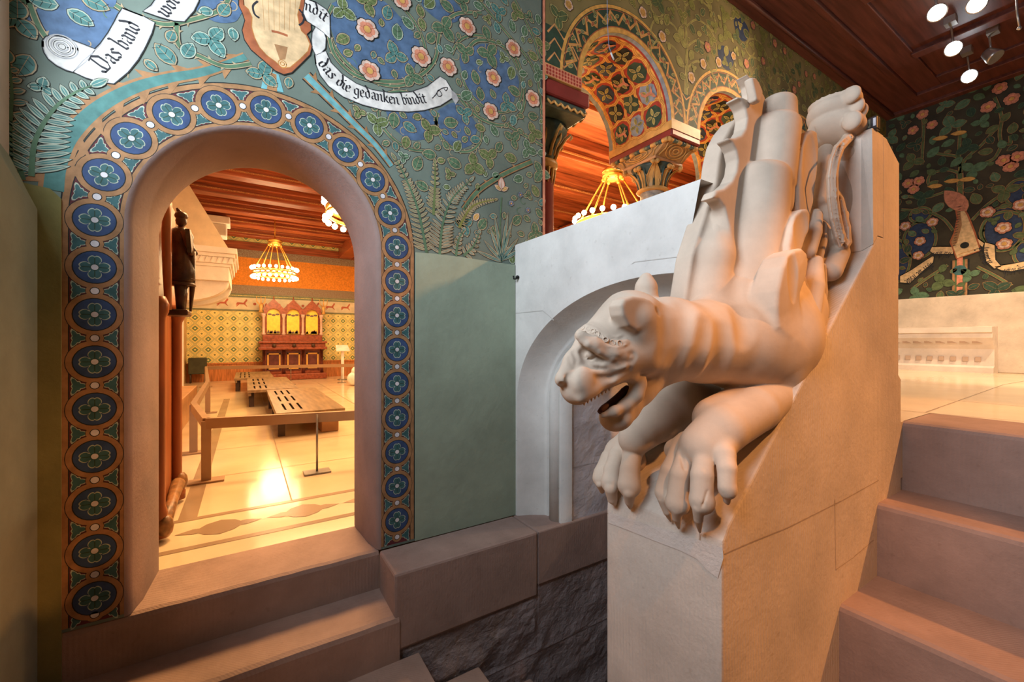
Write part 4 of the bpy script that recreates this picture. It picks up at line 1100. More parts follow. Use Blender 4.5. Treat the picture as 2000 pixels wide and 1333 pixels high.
# hollow of each near feather
for F, b in ((F1, .735), (F2, .70)):
    c = pb(sum(p[0] for p in F)/len(F)+2, sum(p[1] for p in F)/len(F), b)
    zs = [pb(p[0], p[1], b)[2] for p in F]; xs_ = [pb(p[0], p[1], b)[0] for p in F]
    W.ell(c, ((max(xs_)-min(xs_))*.33, .010, (max(zs)-min(zs))*.40), .006, -1)
# trunk behind the feathers up to the haunch
WK([(1520, 560, .86, 56), (1562, 470, .85, 52), (1606, 400, .84, 52), (1630, 340, .82, 50)], .03)
# haunch, rolled bands
WK([(1618, 470, .76, 22), (1610, 420, .77, 24), (1612, 380, .78, 20)], .02)
WK([(1636, 495, .735, 20), (1622, 530, .72, 20)], .015)
W.ell(pb(1633, 256, .78), (.105, .105, .06), .006, 1, [[math.cos(.45), 0, -math.sin(.45)], [0, 1, 0], [math.sin(.45), 0, math.cos(.45)]])
W.ell(pb(1630, 226, .78), (.10, .10, .055), .004, 1, [[math.cos(.35), 0, -math.sin(.35)], [0, 1, 0], [math.sin(.35), 0, math.cos(.35)]])
W.ell(pb(1630, 204, .78), (.092, .095, .050), .004, 1, [[math.cos(.3), 0, -math.sin(.3)], [0, 1, 0], [math.sin(.3), 0, math.cos(.3)]])
W.ell(pb(1632, 184, .78), (.080, .085, .05), .004, 1)
W.ell(pb(1645, 172, .77), (.05, .06, .05), .02, 1)
WK([(1618, 182, .79, 14), (1606, 180, .80, 10)], .006)
WK([(1640, 182, .77, 20), (1652, 170, .755, 17)], .008)
for x, y, r in ((1662, 185, 10), (1669, 208, 11), (1676, 218, 10), (1664, 236, 12)): W.ell(pb(x, y, .70), (rr(r, pb(x, y, .725))*.9, .035, rr(r+6, pb(x, y, .725))), .003, 1)
W.ell(pb(1593, 222, .84), (.02, .02, .028), .003, 1)
# beaded band looping round the haunch
BAND = [(1672, 262, .72), (1652, 274, .71), (1638, 290, .70), (1629, 315, .695), (1625, 345, .69), (1626, 385, .69), (1631, 425, .69), (1640, 462, .69), (1647, 482, .69), (1652, 474, .69), (1650, 445, .695), (1642, 412, .70), (1636, 390, .705)]
for dx, dr in ((-6, 2.6), (6, 2.6)):
    pts = [pb(x+dx, y, b) for x, y, b in BAND]
    for a, b in zip(pts, pts[1:]): W.cap(a, b, rr(dr, a), rr(dr, b), .003)
pts = [pb(x, y, b+.018) for x, y, b in BAND]
for a, b in zip(pts, pts[1:]): W.cap(a, b, .019, .019, .004)
WK([(1655, 300, .74, 14), (1660, 320, .74, 10)], .006); WK([(1646, 420, .73, 10), (1640, 455, .73, 12)], .005)
W.stroke([(1590, 250), (1600, 275)], .004, .003, -1, .004)
wing = W.mesh('wing', M_carve, beast)
for x, y in ((1662, 268), (1653, 274), (1645, 282), (1638, 292), (1633, 304), (1641, 462), (1645, 472), (1648, 480), (1637, 448)):
    q = W.hit(x, y)
    if q:
        nrm = Vector(q[1]); c = Vector(q[0]); a = nrm.orthogonal().normalized(); b = nrm.cross(a)
        bm = B_(); tube(bm, [c+(a*math.cos(t)+b*math.sin(t))*.007 for t in [j*math.pi/6 for j in range(12)]], .003, 6, closed=True); link('band_bead', bm, M_carve, wing)
# ------------------------------------------------ PAINTED DECORATION (flat paint on the real walls)
PC = {'teal': (.085, .22, .20), 'green': (.10, .185, .105), 'green2': (.15, .20, .075), 'pale': (.42, .33, .20), 'dark': (.02, .022, .02),
      'blue': (.09, .155, .26), 'pink': (.66, .26, .16), 'petal': (.70, .52, .42), 'yellow': (.62, .36, .10), 'tan': (.36, .19, .085),
      'maroon': (.13, .03, .035), 'rteal': (.05, .13, .135), 'rpale': (.40, .46, .36), 'rblue': (.042, .075, .17), 'dot': (.66, .64, .66),
      'banner': (.72, .71, .66), 'bshade': (.42, .42, .42), 'ink': (.03, .03, .035), 'lute': (.68, .48, .26), 'luteed': (.38, .12, .05),
      'aqua': (.16, .40, .42), 'gold': (.72, .40, .10), 'goldd': (.45, .20, .05), 'red': (.36, .045, .03), 'bluegrey': (.25, .30, .36),
      'olive': (.22, .22, .06), 'olive2': (.32, .30, .09), 'gpale': (.52, .42, .16), 'rose2': (.52, .22, .14), 'dgreen': (.035, .07, .045), 'leafd': (.10, .14, .06), 'navy': (.03, .05, .11), 'tan2': (.30, .17, .07)}
PK = list(PC)
def paint_mats(): return [mat('paint_'+k, v, rough=.62, var=.13, scale=28, spec=.2) for k, v in PC.items()]
class Paint:
    def __init__(s, fn): s.bm = bmesh.new(); s.fn = fn; s.tick = 0
    def poly(s, pts, c, L):
        try:
            f = s.bm.faces.new([s.bm.verts.new(s.fn(p[0], p[1], L)) for p in pts]); f.material_index = PK.index(c)
        except ValueError: pass
    def stroke(s, pts, w, c, L, w2=None, closed=False):
        n = len(pts)
        if closed: pts = list(pts)+[pts[0], pts[1]]; n = len(pts)
        Lt = []; Rt = []
        for i in range(n):
            a = pts[max(0, i-1)]; b = pts[min(n-1, i+1)]; dx, dy = b[0]-a[0], b[1]-a[1]; l = math.hypot(dx, dy) or 1
            ww = (w+((w2-w)*i/(n-1)) if w2 is not None else w)/2
            Lt.append((pts[i][0]-dy/l*ww, pts[i][1]+dx/l*ww)); Rt.append((pts[i][0]+dy/l*ww, pts[i][1]-dx/l*ww))
        vl = [s.bm.verts.new(s.fn(*p, L)) for p in Lt]; vr = [s.bm.verts.new(s.fn(*p, L)) for p in Rt]
        for i in range(n-1):
            f = s.bm.faces.new((vl[i], vl[i+1], vr[i+1], vr[i])); f.material_index = PK.index(c)
    def disc(s, x, y, r, c, L, n=20, ry=None): s.poly([(x+r*math.cos(2*math.pi*i/n), y+(ry or r)*math.sin(2*math.pi*i/n)) for i in range(n)], c, L)
    def ring(s, x, y, r, w, c, L, n=24): s.stroke([(x+r*math.cos(2*math.pi*i/n), y+r*math.sin(2*math.pi*i/n)) for i in range(n)], w, c, L, closed=True)
    def leaf(s, x, y, a, l, w, c='green', o='pale', L=4, veins=3, dk=True):
        ca, sa = math.cos(a), math.sin(a)
        T = lambda u, v: (x+u*ca-v*sa, y+u*sa+v*ca)
        prof = [(0, 0), (.10, .26), (.25, .43), (.45, .5), (.65, .45), (.83, .28), (.95, .10), (1, 0), (.95, -.10), (.83, -.28), (.65, -.45), (.45, -.5), (.25, -.43), (.10, -.26)]
        m = .5
        def sc_(k): return [T(m*l+(u-m)*(l+k), v*(w+k)) for u, v in prof]
        if dk: s.poly(sc_(.010), 'dark', L)
        s.poly(sc_(.006), o, L+1); s.poly(sc_(-.003), c, L+2)
        s.stroke([T(.05*l, 0), T(.95*l, 0)], .002, o, L+3)
        for k in range(veins):
            u = .2+.6*k/max(1, veins-1)
            for sg in (-1, 1): s.stroke([T(u*l, 0), T((u+.13)*l, sg*w*.36)], .0015, 'dark', L+3)
    def trefoil(s, x, y, a, l, c='green', o='pale', L=4, veins=3):
        s.leaf(x, y, a, l, l*.72, c, o, L, veins); s.leaf(x, y, a+1.9, l*.9, l*.65, c, o, L, veins); s.leaf(x, y, a-1.9, l*.9, l*.65, c, o, L, veins)
    def rose(s, x, y, r, L=10, pet='petal', pk='pink', sq=1.0, n=5, rot=.3):
        def pt(rad, t): return (x+rad*math.cos(t)*sq, y+rad*math.sin(t))
        def outline(k):
            P = []
            for i in range(n*8):
                t = i*2*math.pi/(n*8); f = abs(math.sin(n*t/2)); rad = r*k*(.80+.20*f-.07*math.exp(-((f-1)/.04)**2))
                P.append(pt(rad, t+rot))
            return P
        s.poly(outline(1.10), 'dark', L); s.poly(outline(1.0), pet, L+1); s.poly(outline(.72), pk, L+2)
        s.disc(x, y, r*.30, 'yellow', L+3, 12, r*.30); s.ring(x, y, r*.36, r*.05, 'luteed', L+3, 14)
        for i in range(n): t = rot+i*2*math.pi/n; s.stroke([pt(r*.4, t), pt(r*.85, t)], .002, 'luteed', L+3)
    def vine(s, pts, w, L=2, c='green', o='pale', thorns=True, w2=None, dk=True):
        pts = smooth(pts)
        q = lambda k: (None if w2 is None else w2*k)
        if dk: s.stroke(pts, w*1.9, 'dark', L, q(1.9))
        s.stroke(pts, w*1.5, o, L+.5, q(1.5)); s.stroke(pts, w, c, L+1, q(1))
        if thorns:
            for i in range(2, len(pts)-2, 3):
                a, b = pts[i], pts[i+1]; dx, dy = b[0]-a[0], b[1]-a[1]; l = math.hypot(dx, dy) or 1; sg = 1 if i % 2 else -1
                ww = w if w2 is None else w+(w2-w)*i/len(pts)
                s.poly([(a[0]+dy/l*sg*ww*.6, a[1]-dx/l*sg*ww*.6), (a[0]+dx/l*w*.9+dy/l*sg*ww*.6, a[1]+dy/l*w*.9-dx/l*sg*ww*.6), (a[0]-dx/l*w*.2+dy/l*sg*ww*1.6, a[1]-dy/l*w*.2-dx/l*sg*ww*1.6)], o, L+.6)
    def fern(s, pts, hw, c='teal', o='rpale', L=6, step=.016, tip=.2):
        pts = smooth(pts, 10); d = 0; acc = 0; tot = sum(math.dist(a, b) for a, b in zip(pts, pts[1:]))
        for a, b in zip(pts, pts[1:]):
            l = math.dist(a, b); acc += l; d += l
            if d >= step:
                d = 0; t = acc/tot; ww = hw*(1-t*(1-tip))*(1 if t > .1 else .7+3*t); an = math.atan2(b[1]-a[1], b[0]-a[0])
                for sg in (-1, 1): s.leaf(a[0], a[1], an+sg*1.15, ww, step*.62, c, o, L, 0, dk=True)
        s.stroke(pts, .016, 'green' if c == 'teal' else c, L+4, .004); s.leaf(*pts[-2], math.atan2(pts[-1][1]-pts[-2][1], pts[-1][0]-pts[-2][0]), hw*.5, step*.9, c, o, L, 0)
    def done(s, name, parent, label=None):
        return link(name, s.bm, paint_mats(), parent, label=label)
def smooth(P, n=6):
    """Catmull-Rom through P"""
    if len(P) < 3: return [tuple(np.array(P[0])+(np.array(P[1])-np.array(P[0]))*i/n) for i in range(n+1)]
    Q = [P[0]]+list(P)+[P[-1]]; out = []
    for i in range(1, len(Q)-2):
        p0, p1, p2, p3 = [np.array(q, float) for q in Q[i-1:i+3]]
        for k in range(n):
            t = k/n; out.append(tuple(.5*((2*p1)+(-p0+p2)*t+(2*p0-5*p1+4*p2-p3)*t*t+(-p0+3*p1-3*p2+p3)*t**3)))
    out.append(tuple(P[-1])); return out
# blackletter hand: glyphs as broad-pen strokes, x-height 1
GL = {
 'a': ([[(.12, .78), (.30, .94), (.46, .82), (.46, .14), (.62, .02)], [(.44, .55), (.16, .40), (.10, .18), (.22, .05), (.44, .22)]], .68),
 'b': ([[(.02, 1.62), (.14, 1.5), (.14, .12), (.32, .02), (.50, .18), (.50, .74), (.34, .94), (.16, .74)]], .66),
 'c': ([[(.48, .80), (.32, .94), (.12, .76), (.12, .18), (.30, .02), (.50, .14)]], .56),
 'd': ([[(.14, 1.62), (.36, 1.20), (.50, .80), (.50, .20), (.32, .02), (.12, .18), (.12, .72), (.34, .94), (.50, .76)]], .66),
 'e': ([[(.50, .14), (.30, .02), (.12, .18), (.12, .76), (.32, .94), (.48, .78), (.40, .58), (.14, .46)]], .58),
 'f': ([[(.52, 1.42), (.36, 1.56), (.20, 1.36), (.20, -.12)], [(.02, .92), (.44, .92)]], .50),
 'g': ([[(.48, .84), (.32, .94), (.12, .74), (.12, .26), (.30, .10), (.50, .24)], [(.50, .92), (.50, -.24), (.30, -.44), (.06, -.32)]], .66),
 'h': ([[(.02, 1.62), (.14, 1.5), (.14, .04)], [(.16, .76), (.40, .94), (.50, .80), (.50, .10), (.38, -.22)]], .66),
 'i': ([[(.0, .86), (.14, .78), (.14, .16), (.30, .04)], [(.10, 1.20), (.18, 1.28)]], .36),
 'k': ([[(.02, 1.62), (.14, 1.5), (.14, .04)], [(.16, .52), (.46, .90), (.42, .62), (.20, .50), (.48, .14), (.60, .04)]], .64),
 'l': ([[(.02, 1.62), (.14, 1.5), (.14, .16), (.30, .04)]], .36),
 'm': ([[(.0, .86), (.12, .78), (.12, .04)], [(.14, .76), (.36, .92), (.44, .78), (.44, .04)], [(.46, .76), (.68, .92), (.76, .78), (.76, .16), (.90, .04)]], .96),
 'n': ([[(.0, .86), (.12, .78), (.12, .04)], [(.14, .76), (.38, .92), (.48, .78), (.48, .16), (.62, .04)]], .68),
 'o': ([[(.30, .94), (.12, .76), (.12, .18), (.30, .02), (.50, .20), (.50, .76), (.30, .94)]], .64),
 'r': ([[(.0, .86), (.14, .78), (.14, .16), (.28, .04)], [(.18, .76), (.36, .92), (.48, .80)]], .52),
 's': ([[(.48, .84), (.30, .94), (.14, .76), (.46, .34), (.42, .12), (.26, .02), (.08, .14)]], .58),
 't': ([[(.18, 1.20), (.18, .16), (.34, .04)], [(.02, .90), (.40, .90)]], .44),
 'u': ([[(.0, .86), (.12, .78), (.12, .18), (.28, .04), (.46, .24)], [(.46, .92), (.46, .16), (.62, .04)]], .66),
 'v': ([[(.0, .95), (.12, .80), (.14, .20), (.30, .02), (.50, .24), (.50, .74), (.36, .94)]], .62),
 'w': ([[(.0, .95), (.12, .80), (.12, .18), (.28, .02), (.42, .2)], [(.40, .95), (.44, .80), (.44, .2), (.60, .02), (.78, .24), (.78, .74), (.64, .94)]], .92),
 'D': ([[(.10, 1.52), (.50, 1.62), (.84, 1.24), (.86, .46), (.62, .06), (.10, .06)], [(.30, 1.50), (.26, .60), (.36, .10)], [(-.06, .30), (.10, .06)]], 1.02),
}
def script_text(P, txt, path, xh, L=12, c='ink'):
    path = smooth(path, 8); seg = [math.dist(a, b) for a, b in zip(path, path[1:])]; tot = sum(seg)
    adv = sum((GL[ch][1] if ch in GL else .42)*xh for ch in txt); k = tot/adv; pos = 0
    def at(s_):
        i = 0
        while i < len(seg)-1 and s_ > seg[i]: s_ -= seg[i]; i += 1
        a, b = path[i], path[i+1]; l = seg[i] or 1; return (a[0]+(b[0]-a[0])*s_/l, a[1]+(b[1]-a[1])*s_/l), ((b[0]-a[0])/l, (b[1]-a[1])/l)
    for ch in txt:
        g = GL.get(ch)
        if g:
            o, d = at(pos+g[1]*xh*k*.35); o0, _ = at(pos)
            T = lambda u, v: (o0[0]+d[0]*u*xh*k-d[1]*v*xh, o0[1]+d[1]*u*xh*k+d[0]*v*xh)
            nx, ny = .075, .060
            for st_ in g[0]:
                for (a, b) in zip(st_, st_[1:]):
                    q = [(a[0]-nx, a[1]-ny), (a[0]+nx, a[1]+ny), (b[0]+nx, b[1]+ny), (b[0]-nx, b[1]-ny)]
                    P.poly([T(*v) for v in q], c, L)
                for a in st_: P.poly([T(a[0]-nx, a[1]-.02), T(a[0], a[1]-ny*1.1), T(a[0]+nx, a[1]+.02), T(a[0], a[1]+ny*1.1)], c, L+.2)
            pos += g[1]*xh*k
        else: pos += .42*xh*k
# ---- north wall around the doorway
wfn = lambda x, z, L: (x, 2.0992-.00022*L, z)
def w(x, y): p = onY(x, y, 2.1); return (p[0], p[2])
def wl(lst): return [w(*p) for p in lst]
z1_ = lambda lst: [(p[0]/3.3333, p[1]/3.3333) for p in lst]          # coordinates taken in two enlargements
z2_ = lambda lst: [(450+p[0]/3.1746, p[1]/3.1746) for p in lst]
RC, RZ, RM = .090, EZ+.444, .553
# border band
P = Paint(wfn)
def band_poly(r0, r1, c, L, n=48):
    a = arch_path(RC, r0, RZ, .012, n); b = arch_path(RC, r1, RZ, .012, n)
    for i in range(len(a)-1): P.poly([a[i], a[i+1], b[i+1], b[i]], c, L)
band_poly(.474, .640, 'maroon', 0)
for r0, r1 in ((.474, .486), (.622, .640)): band_poly(r0, r1, 'tan', 1)
band_poly(.640, .644, 'dark', 1); band_poly(.486, .489, 'dark', 1.5); band_poly(.619, .622, 'dark', 1.5)
Larc = math.pi*RM; Hj = RZ-0.012
tot = 2*Hj+Larc
def along(s_, off=0.0):
    r = RM+off
    if s_ < Hj: return (RC-r, .012+s_), math.pi/2
    if s_ < Hj+Larc: t = math.pi-(s_-Hj)/RM; return (RC+r*math.cos(t), RZ+r*math.sin(t)), t-math.pi/2
    return (RC+r, RZ-(s_-Hj-Larc)), -math.pi/2
sp = .1715
def medallion(s_):
    (x, y), a = along(s_)
    P.disc(x, y, .079, 'dark', 2, 28); P.disc(x, y, .077, 'tan', 3, 28); P.disc(x, y, .060, 'dark', 4, 26); P.disc(x, y, .057, 'rblue', 5, 26)
    pts = []; pt2 = []
    for i in range(64):
        t = i*2*math.pi/64; r = .020+.024*abs(math.cos(2*t))**.55-.005*math.exp(-(math.sin(2*t)/.16)**2)
        pts.append((x+r*math.cos(t+a), y+r*math.sin(t+a))); pt2.append((x+(r-.0035)*math.cos(t+a), y+(r-.0035)*math.sin(t+a)))
    P.poly(pts, 'rpale', 6); P.poly(pt2, 'rteal', 7)
    for k in range(4):
        t = a+math.pi/4+k*math.pi/2; P.stroke([(x+.016*math.cos(t), y+.016*math.sin(t)), (x+.024*math.cos(t+.12), y+.024*math.sin(t+.12))], .0022, 'rpale', 7.8)
        t = a+k*math.pi/2; P.stroke([(x+.012*math.cos(t), y+.012*math.sin(t)), (x+.034*math.cos(t), y+.034*math.sin(t))], .003, 'dgreen', 8)
    P.disc(x, y, .0125, 'dgreen', 8, 14); P.disc(x, y, .010, 'dot', 9, 14)
def link_dot(s_):
    (x, y), a = along(s_); P.disc(x, y, .026, 'dark', 2.2, 16); P.disc(x, y, .0245, 'tan', 3.2, 16); P.disc(x, y, .014, 'dark', 4, 14); P.disc(x, y, .0115, 'dot', 5, 14)
    for sg in (-1, 1):       # spandrel leaf
        for (u, wd) in ((.047, .030), (.060, .022)):
            (cx, cy), _ = along(s_, sg*u)
            pts = []; pt2 = []
            for i in range(30):
                t = i*2*math.pi/30; r = wd*(.62+.22*math.cos(3*t)+.12*math.cos(6*t)) if u < .05 else wd*.45
                ct, s2 = r*math.cos(t), r*1.35*math.sin(t)
                aa = a-math.pi/2*sg
                pts.append((cx+ct*math.cos(aa)-s2*math.sin(aa), cy+ct*math.sin(aa)+s2*math.cos(aa)))
            if u < .05: P.poly(pts, 'rpale', 1.6); P.poly([(cx+(p[0]-cx)*.82, cy+(p[1]-cy)*.82) for p in pts], 'rteal', 2)
ns = int((tot-.04)/sp)
s0 = .085
k = 0
while s0+k*sp < tot-.05:
    medallion(s0+k*sp); link_dot(s0+(k+.5)*sp); k += 1
link_dot(.005+.02)
P.done('painted_border', wall_north, 'painted border of blue rosette medallions around the doorway')
# main mural
P = Paint(wfn); rnd = random.Random(11)
occ = []
def free(x, z, r):
    return all((x-a)**2+(z-b)**2 > (r+c)**2 for a, b, c in occ)
def add_occ(x, z, r): occ.append((x, z, r))
def blue(cx, cy, rx, ry=None):
    c = w(cx, cy); f = depth(onY(cx, cy, 2.1))/FPX
    ry = ry or rx; Rx = rx*f*1.12
    P.poly([(c[0]+Rx*(1+.06*math.sin(5*t))*math.cos(t), c[1]+ry*f*(1+.05*math.cos(4*t))*math.sin(t)) for t in [i*math.pi/16 for i in range(32)]], 'blue', 1)
    return c, Rx, ry*f
circles = [(735, 76, 78, 78), (958, 151, 58, 60), (803, 232, 44, 40), (893, 246, 38, 42), (150, 35, 70, 62), (420, 5, 40, 36), (860, 10, 40, 30)]
for i, q in enumerate(circles):
    c, Rx, Ry = blue(*q)
    if i in (0, 1, 2, 3):
        ph = rnd.uniform(0, 6)
        P.vine([(c[0]+(Rx+.004*j)*math.cos(ph+j*.42), c[1]+(Ry+.004*j)*math.sin(ph+j*.42)) for j in range(15)], .011, 2)
P.poly(wl(z1_([(250, 0), (760, 0), (740, 120), (690, 230), (600, 320), (420, 260), (300, 150)])), 'blue', 1.1)
# banners
bd = [z1_([(800, 60), (930, 110), (1005, 150), (985, 215), (960, 270), (930, 330), (895, 390), (830, 470), (740, 545), (640, 530), (560, 505), (480, 470), (540, 400), (600, 350), (660, 290), (710, 220), (750, 150), (775, 100)]),
      z1_([(285, 310), (285, 270), (305, 245), (350, 237), (420, 250), (530, 290), (620, 325), (600, 360), (560, 405), (480, 470), (430, 455), (370, 425), (320, 385), (295, 345)]),
      z1_([(1030, -20), (1300, -20), (1290, 10), (1260, 70), (1200, 140), (1130, 135), (1040, 110), (935, 75), (990, 40)]),
      z2_([(455, -10), (530, 20), (592, 62), (612, 92), (614, 150), (616, 240), (578, 205), (520, 160), (480, 140), (455, 90)]),
      z2_([(530, 170), (578, 205), (590, 240), (586, 300), (560, 330), (530, 345), (510, 300), (505, 250), (510, 205)]),
      z2_([(525, 345), (532, 400), (560, 470), (610, 535), (700, 600), (820, 650), (950, 683), (1100, 693), (1200, 684), (1300, 655), (1385, 600), (1370, 560), (1335, 500), (1300, 478), (1220, 540), (1120, 575), (1000, 582), (880, 562), (780, 522), (690, 462), (620, 390), (590, 320)])]
for i, b in enumerate(bd):
    q = wl(b); P.stroke(q, .010, 'dark', 7, closed=True); P.poly(q, 'banner', 8+.1*i); P.stroke(q, .0025, 'bshade', 9.5, closed=True)
    for p in q: add_occ(p[0], p[1], .012)
    cx = sum(p[0] for p in q)/len(q); cz = sum(p[1] for p in q)/len(q); add_occ(cx, cz, .07)
for t in np.linspace(0, 1, 14):
    p = w(620+t*250, 120+75*math.sin(t*math.pi*.55)); add_occ(p[0], p[1], .045)
for r in (22, 15, 8):
    c = w(122, 92); f = depth(onY(122, 92, 2.1))/FPX; P.ring(c[0], c[1], r*f, .004, 'bshade', 10); P.ring(c[0], c[1], (r-3)*f, .0015, 'dark', 10.2)
q = wl(z2_([(1370, 560), (1400, 585), (1415, 620), (1395, 650), (1372, 610)])); P.poly(q, 'bshade', 9.8)
script_text(P, 'Das band', wl([(207, 144), (238, 112), (261, 82), (276, 52)]), .036)
script_text(P, 'wor', wl([(327, 37), (341, 20), (354, 2)]), .033)
script_text(P, 'ndit', wl([(595, 20), (615, 30), (634, 44)]), .037)
script_text(P, 'das die gedanken bindit', wl([(619, 124), (650, 160), (686, 184), (733, 196), (780, 205), (834, 202)]), .037)
fl = wl(z2_([(1250, 612), (1275, 585), (1290, 560), (1310, 590), (1290, 600), (1280, 575), (1310, 550), (1345, 545), (1335, 565), (1322, 550)])); P.stroke(smooth(fl), .004, 'ink', 12)
# lute
q = wl(z2_([(55, -20), (55, 40), (75, 80), (92, 130), (75, 190), (90, 250), (130, 310), (200, 370), (280, 440), (330, 462), (380, 450), (440, 392), (492, 340), (503, 290), (490, 250), (472, 215), (498, 190), (496, 150), (460, 130), (440, 95), (455, 40), (460, -20)]))
P.poly([(p[0]+(p[0]-w(538, 60)[0])*.03, p[1]+(p[1]-w(538, 60)[1])*.03) for p in q], 'dark', 9.6); P.poly(q, 'luteed', 9.8)
q = wl(z2_([(80, -20), (85, 35), (112, 60), (135, 110), (132, 170), (150, 235), (180, 295), (225, 345), (280, 385), (322, 425), (370, 420), (430, 370), (480, 320), (492, 275), (468, 222), (440, 195), (425, 150), (416, 95), (430, 40), (440, -20)]))
P.poly(q, 'lute', 10.2); P.stroke(q, .003, 'goldd', 10.4, closed=True)
for k in range(7): P.stroke(wl(z2_([(200+k*34, 0), (210+k*31, 190)])), .0012, 'goldd', 10.6)
P.stroke(smooth(wl(z2_([(255, 195), (300, 205), (355, 225)]))), .010, 'luteed', 11); P.poly(wl(z2_([(272, 275), (355, 295), (340, 372), (305, 372)])), 'tan', 11)
c = wl(z2_([(322, 398)]))[0]; P.ring(c[0], c[1], .016, .003, 'goldd', 11); P.ring(c[0], c[1], .008, .003, 'goldd', 11)
for sx, pts in ((1, [(170, 10), (140, 40), (150, 90), (180, 115)]), (1, [(425, 60), (455, 100), (450, 140), (425, 160)])): P.stroke(smooth(wl(z2_(pts))), .008, 'ink', 11)
for p in q: add_occ(p[0], p[1], .03)
c = w(538, 60); add_occ(c[0], c[1], .12)
P.poly(wl(z2_([(225, 425), (300, 465), (330, 575), (190, 548), (205, 480)])), 'aqua', 3); P.poly(wl(z2_([(245, 450), (285, 462), (290, 570), (225, 555)])), 'tan', 3.4)
# thick thorny stem hugging the border
st1 = z1_([(350, 1240), (372, 1080), (440, 910), (570, 760), (720, 650), (900, 565), (1100, 510), (1300, 475), (1450, 430), (1600, 370)])
q = wl(st1); P.vine(q, .052, 2, 'teal', 'tan', True, .024, dk=False)
st2 = [(535, 148), (580, 165), (630, 190), (690, 232), (735, 285), (770, 340), (790, 400)]
q2 = wl(z2_([(470, 470), (560, 560), (680, 680), (780, 780), (900, 900), (1000, 1030)])); P.vine(q2, .030, 2, 'aqua', 'tan', True, .02)
for p in smooth(q, 3)+smooth(q2, 3): add_occ(p[0], p[1], .03)
# ferns and ground plants right of the border
P.fern(wl([(833, 494), (815, 407), (788, 340), (772, 312)]), .080, 'green', 'pale')
P.fern(wl([(846, 420), (849, 360), (849, 318)]), .055, 'green2', 'pale', 9)
P.fern(wl([(858, 498), (864, 439), (882, 390), (918, 353)]), .092, 'teal', 'pale', 12)
P.fern(wl([(896, 445), (923, 403), (968, 390)]), .045, 'olive', 'pale', 5, .012)
P.fern(wl([(905, 500), (925, 480), (935, 455)]), .05, 'teal', 'pale', 13, .02); P.fern(wl([(890, 500), (895, 470), (905, 450)]), .04, 'teal', 'pale', 9, .02)
for p in ((833, 480), (815, 407), (788, 340), (849, 340), (864, 450), (882, 400), (905, 365), (930, 400), (950, 395), (845, 440), (870, 490), (920, 480)): c = w(*p); add_occ(c[0], c[1], .055)
P.vine(wl([(905, 410), (935, 372), (985, 340), (1038, 316)]), .020, 5, 'green', 'tan')
P.stroke(smooth(wl([(979, 512), (976, 450), (979, 385)])), .008, 'green', 8)
for a_, b_ in (((979, 510), (955, 440)), ((979, 510), (945, 470)), ((979, 510), (1000, 430)), ((979, 510), (1012, 465)), ((979, 510), (1030, 480)), ((979, 505), (965, 420)), ((979, 505), (992, 415)), ((979, 512), (930, 490))):
    a1 = w(*a_); b1_ = w(*b_); P.leaf(a1[0], a1[1], math.atan2(b1_[1]-a1[1], b1_[0]-a1[0]), math.dist(a1, b1_), .018, 'teal', 'pale', 7, 0)
c = w(979, 372)
P.leaf(c[0], c[1], 1.57, .075, .04, 'petal', 'pink', 9, 0); P.leaf(c[0], c[1], 2.7, .05, .022, 'yellow', 'petal', 9, 0); P.leaf(c[0], c[1], .5, .05, .022, 'yellow', 'petal', 9, 0)
P.leaf(*w(925, 430), .9, .05, .03, 'yellow', 'petal', 9, 0)
for p in ((979, 500), (979, 470), (979, 440), (979, 400), (979, 365), (955, 480), (1010, 480), (990, 340), (950, 360), (1020, 325)): c = w(*p); add_occ(c[0], c[1], .035)
for p in ((1016, 381), (998, 398), (1031, 411)):
    c = w(*p); P.rose(c[0], c[1], .017, 10, 'bluegrey', 'blue'); add_occ(c[0], c[1], .02)
# ferns at the left edge
P.fern(wl([(62, 345), (70, 275), (105, 215), (145, 183), (180, 168)]), .115, 'teal', 'rpale', 9, .024)
P.fern(wl([(22, 350), (20, 260), (24, 180), (18, 120)]), .085, 'teal', 'pale', 6, .028)
P.fern(wl([(45, 352), (35, 300), (40, 240)]), .07, 'teal', 'pale', 5, .026)
for p in ((62, 345), (70, 275), (100, 220), (145, 183), (22, 350), (20, 260), (24, 180), (40, 300), (75, 320), (90, 250), (120, 240)): c = w(*p); add_occ(c[0], c[1], .05)
# roses
for x, y, r in ((717, 58, 21), (822, 111, 20), (722, 139, 20), (875, 131, 18), (912, 52, 18), (963, 152, 17), (1002, 95, 17), (958, 218, 17), (1040, 193, 17), (785, 2, 18)):
    c = w(x, y); f = depth(onY(x, y, 2.1))/FPX; P.rose(c[0], c[1], r*f, 12, sq=1.05, rot=rnd.uniform(0, 1)); add_occ(c[0], c[1], r*f+.012)
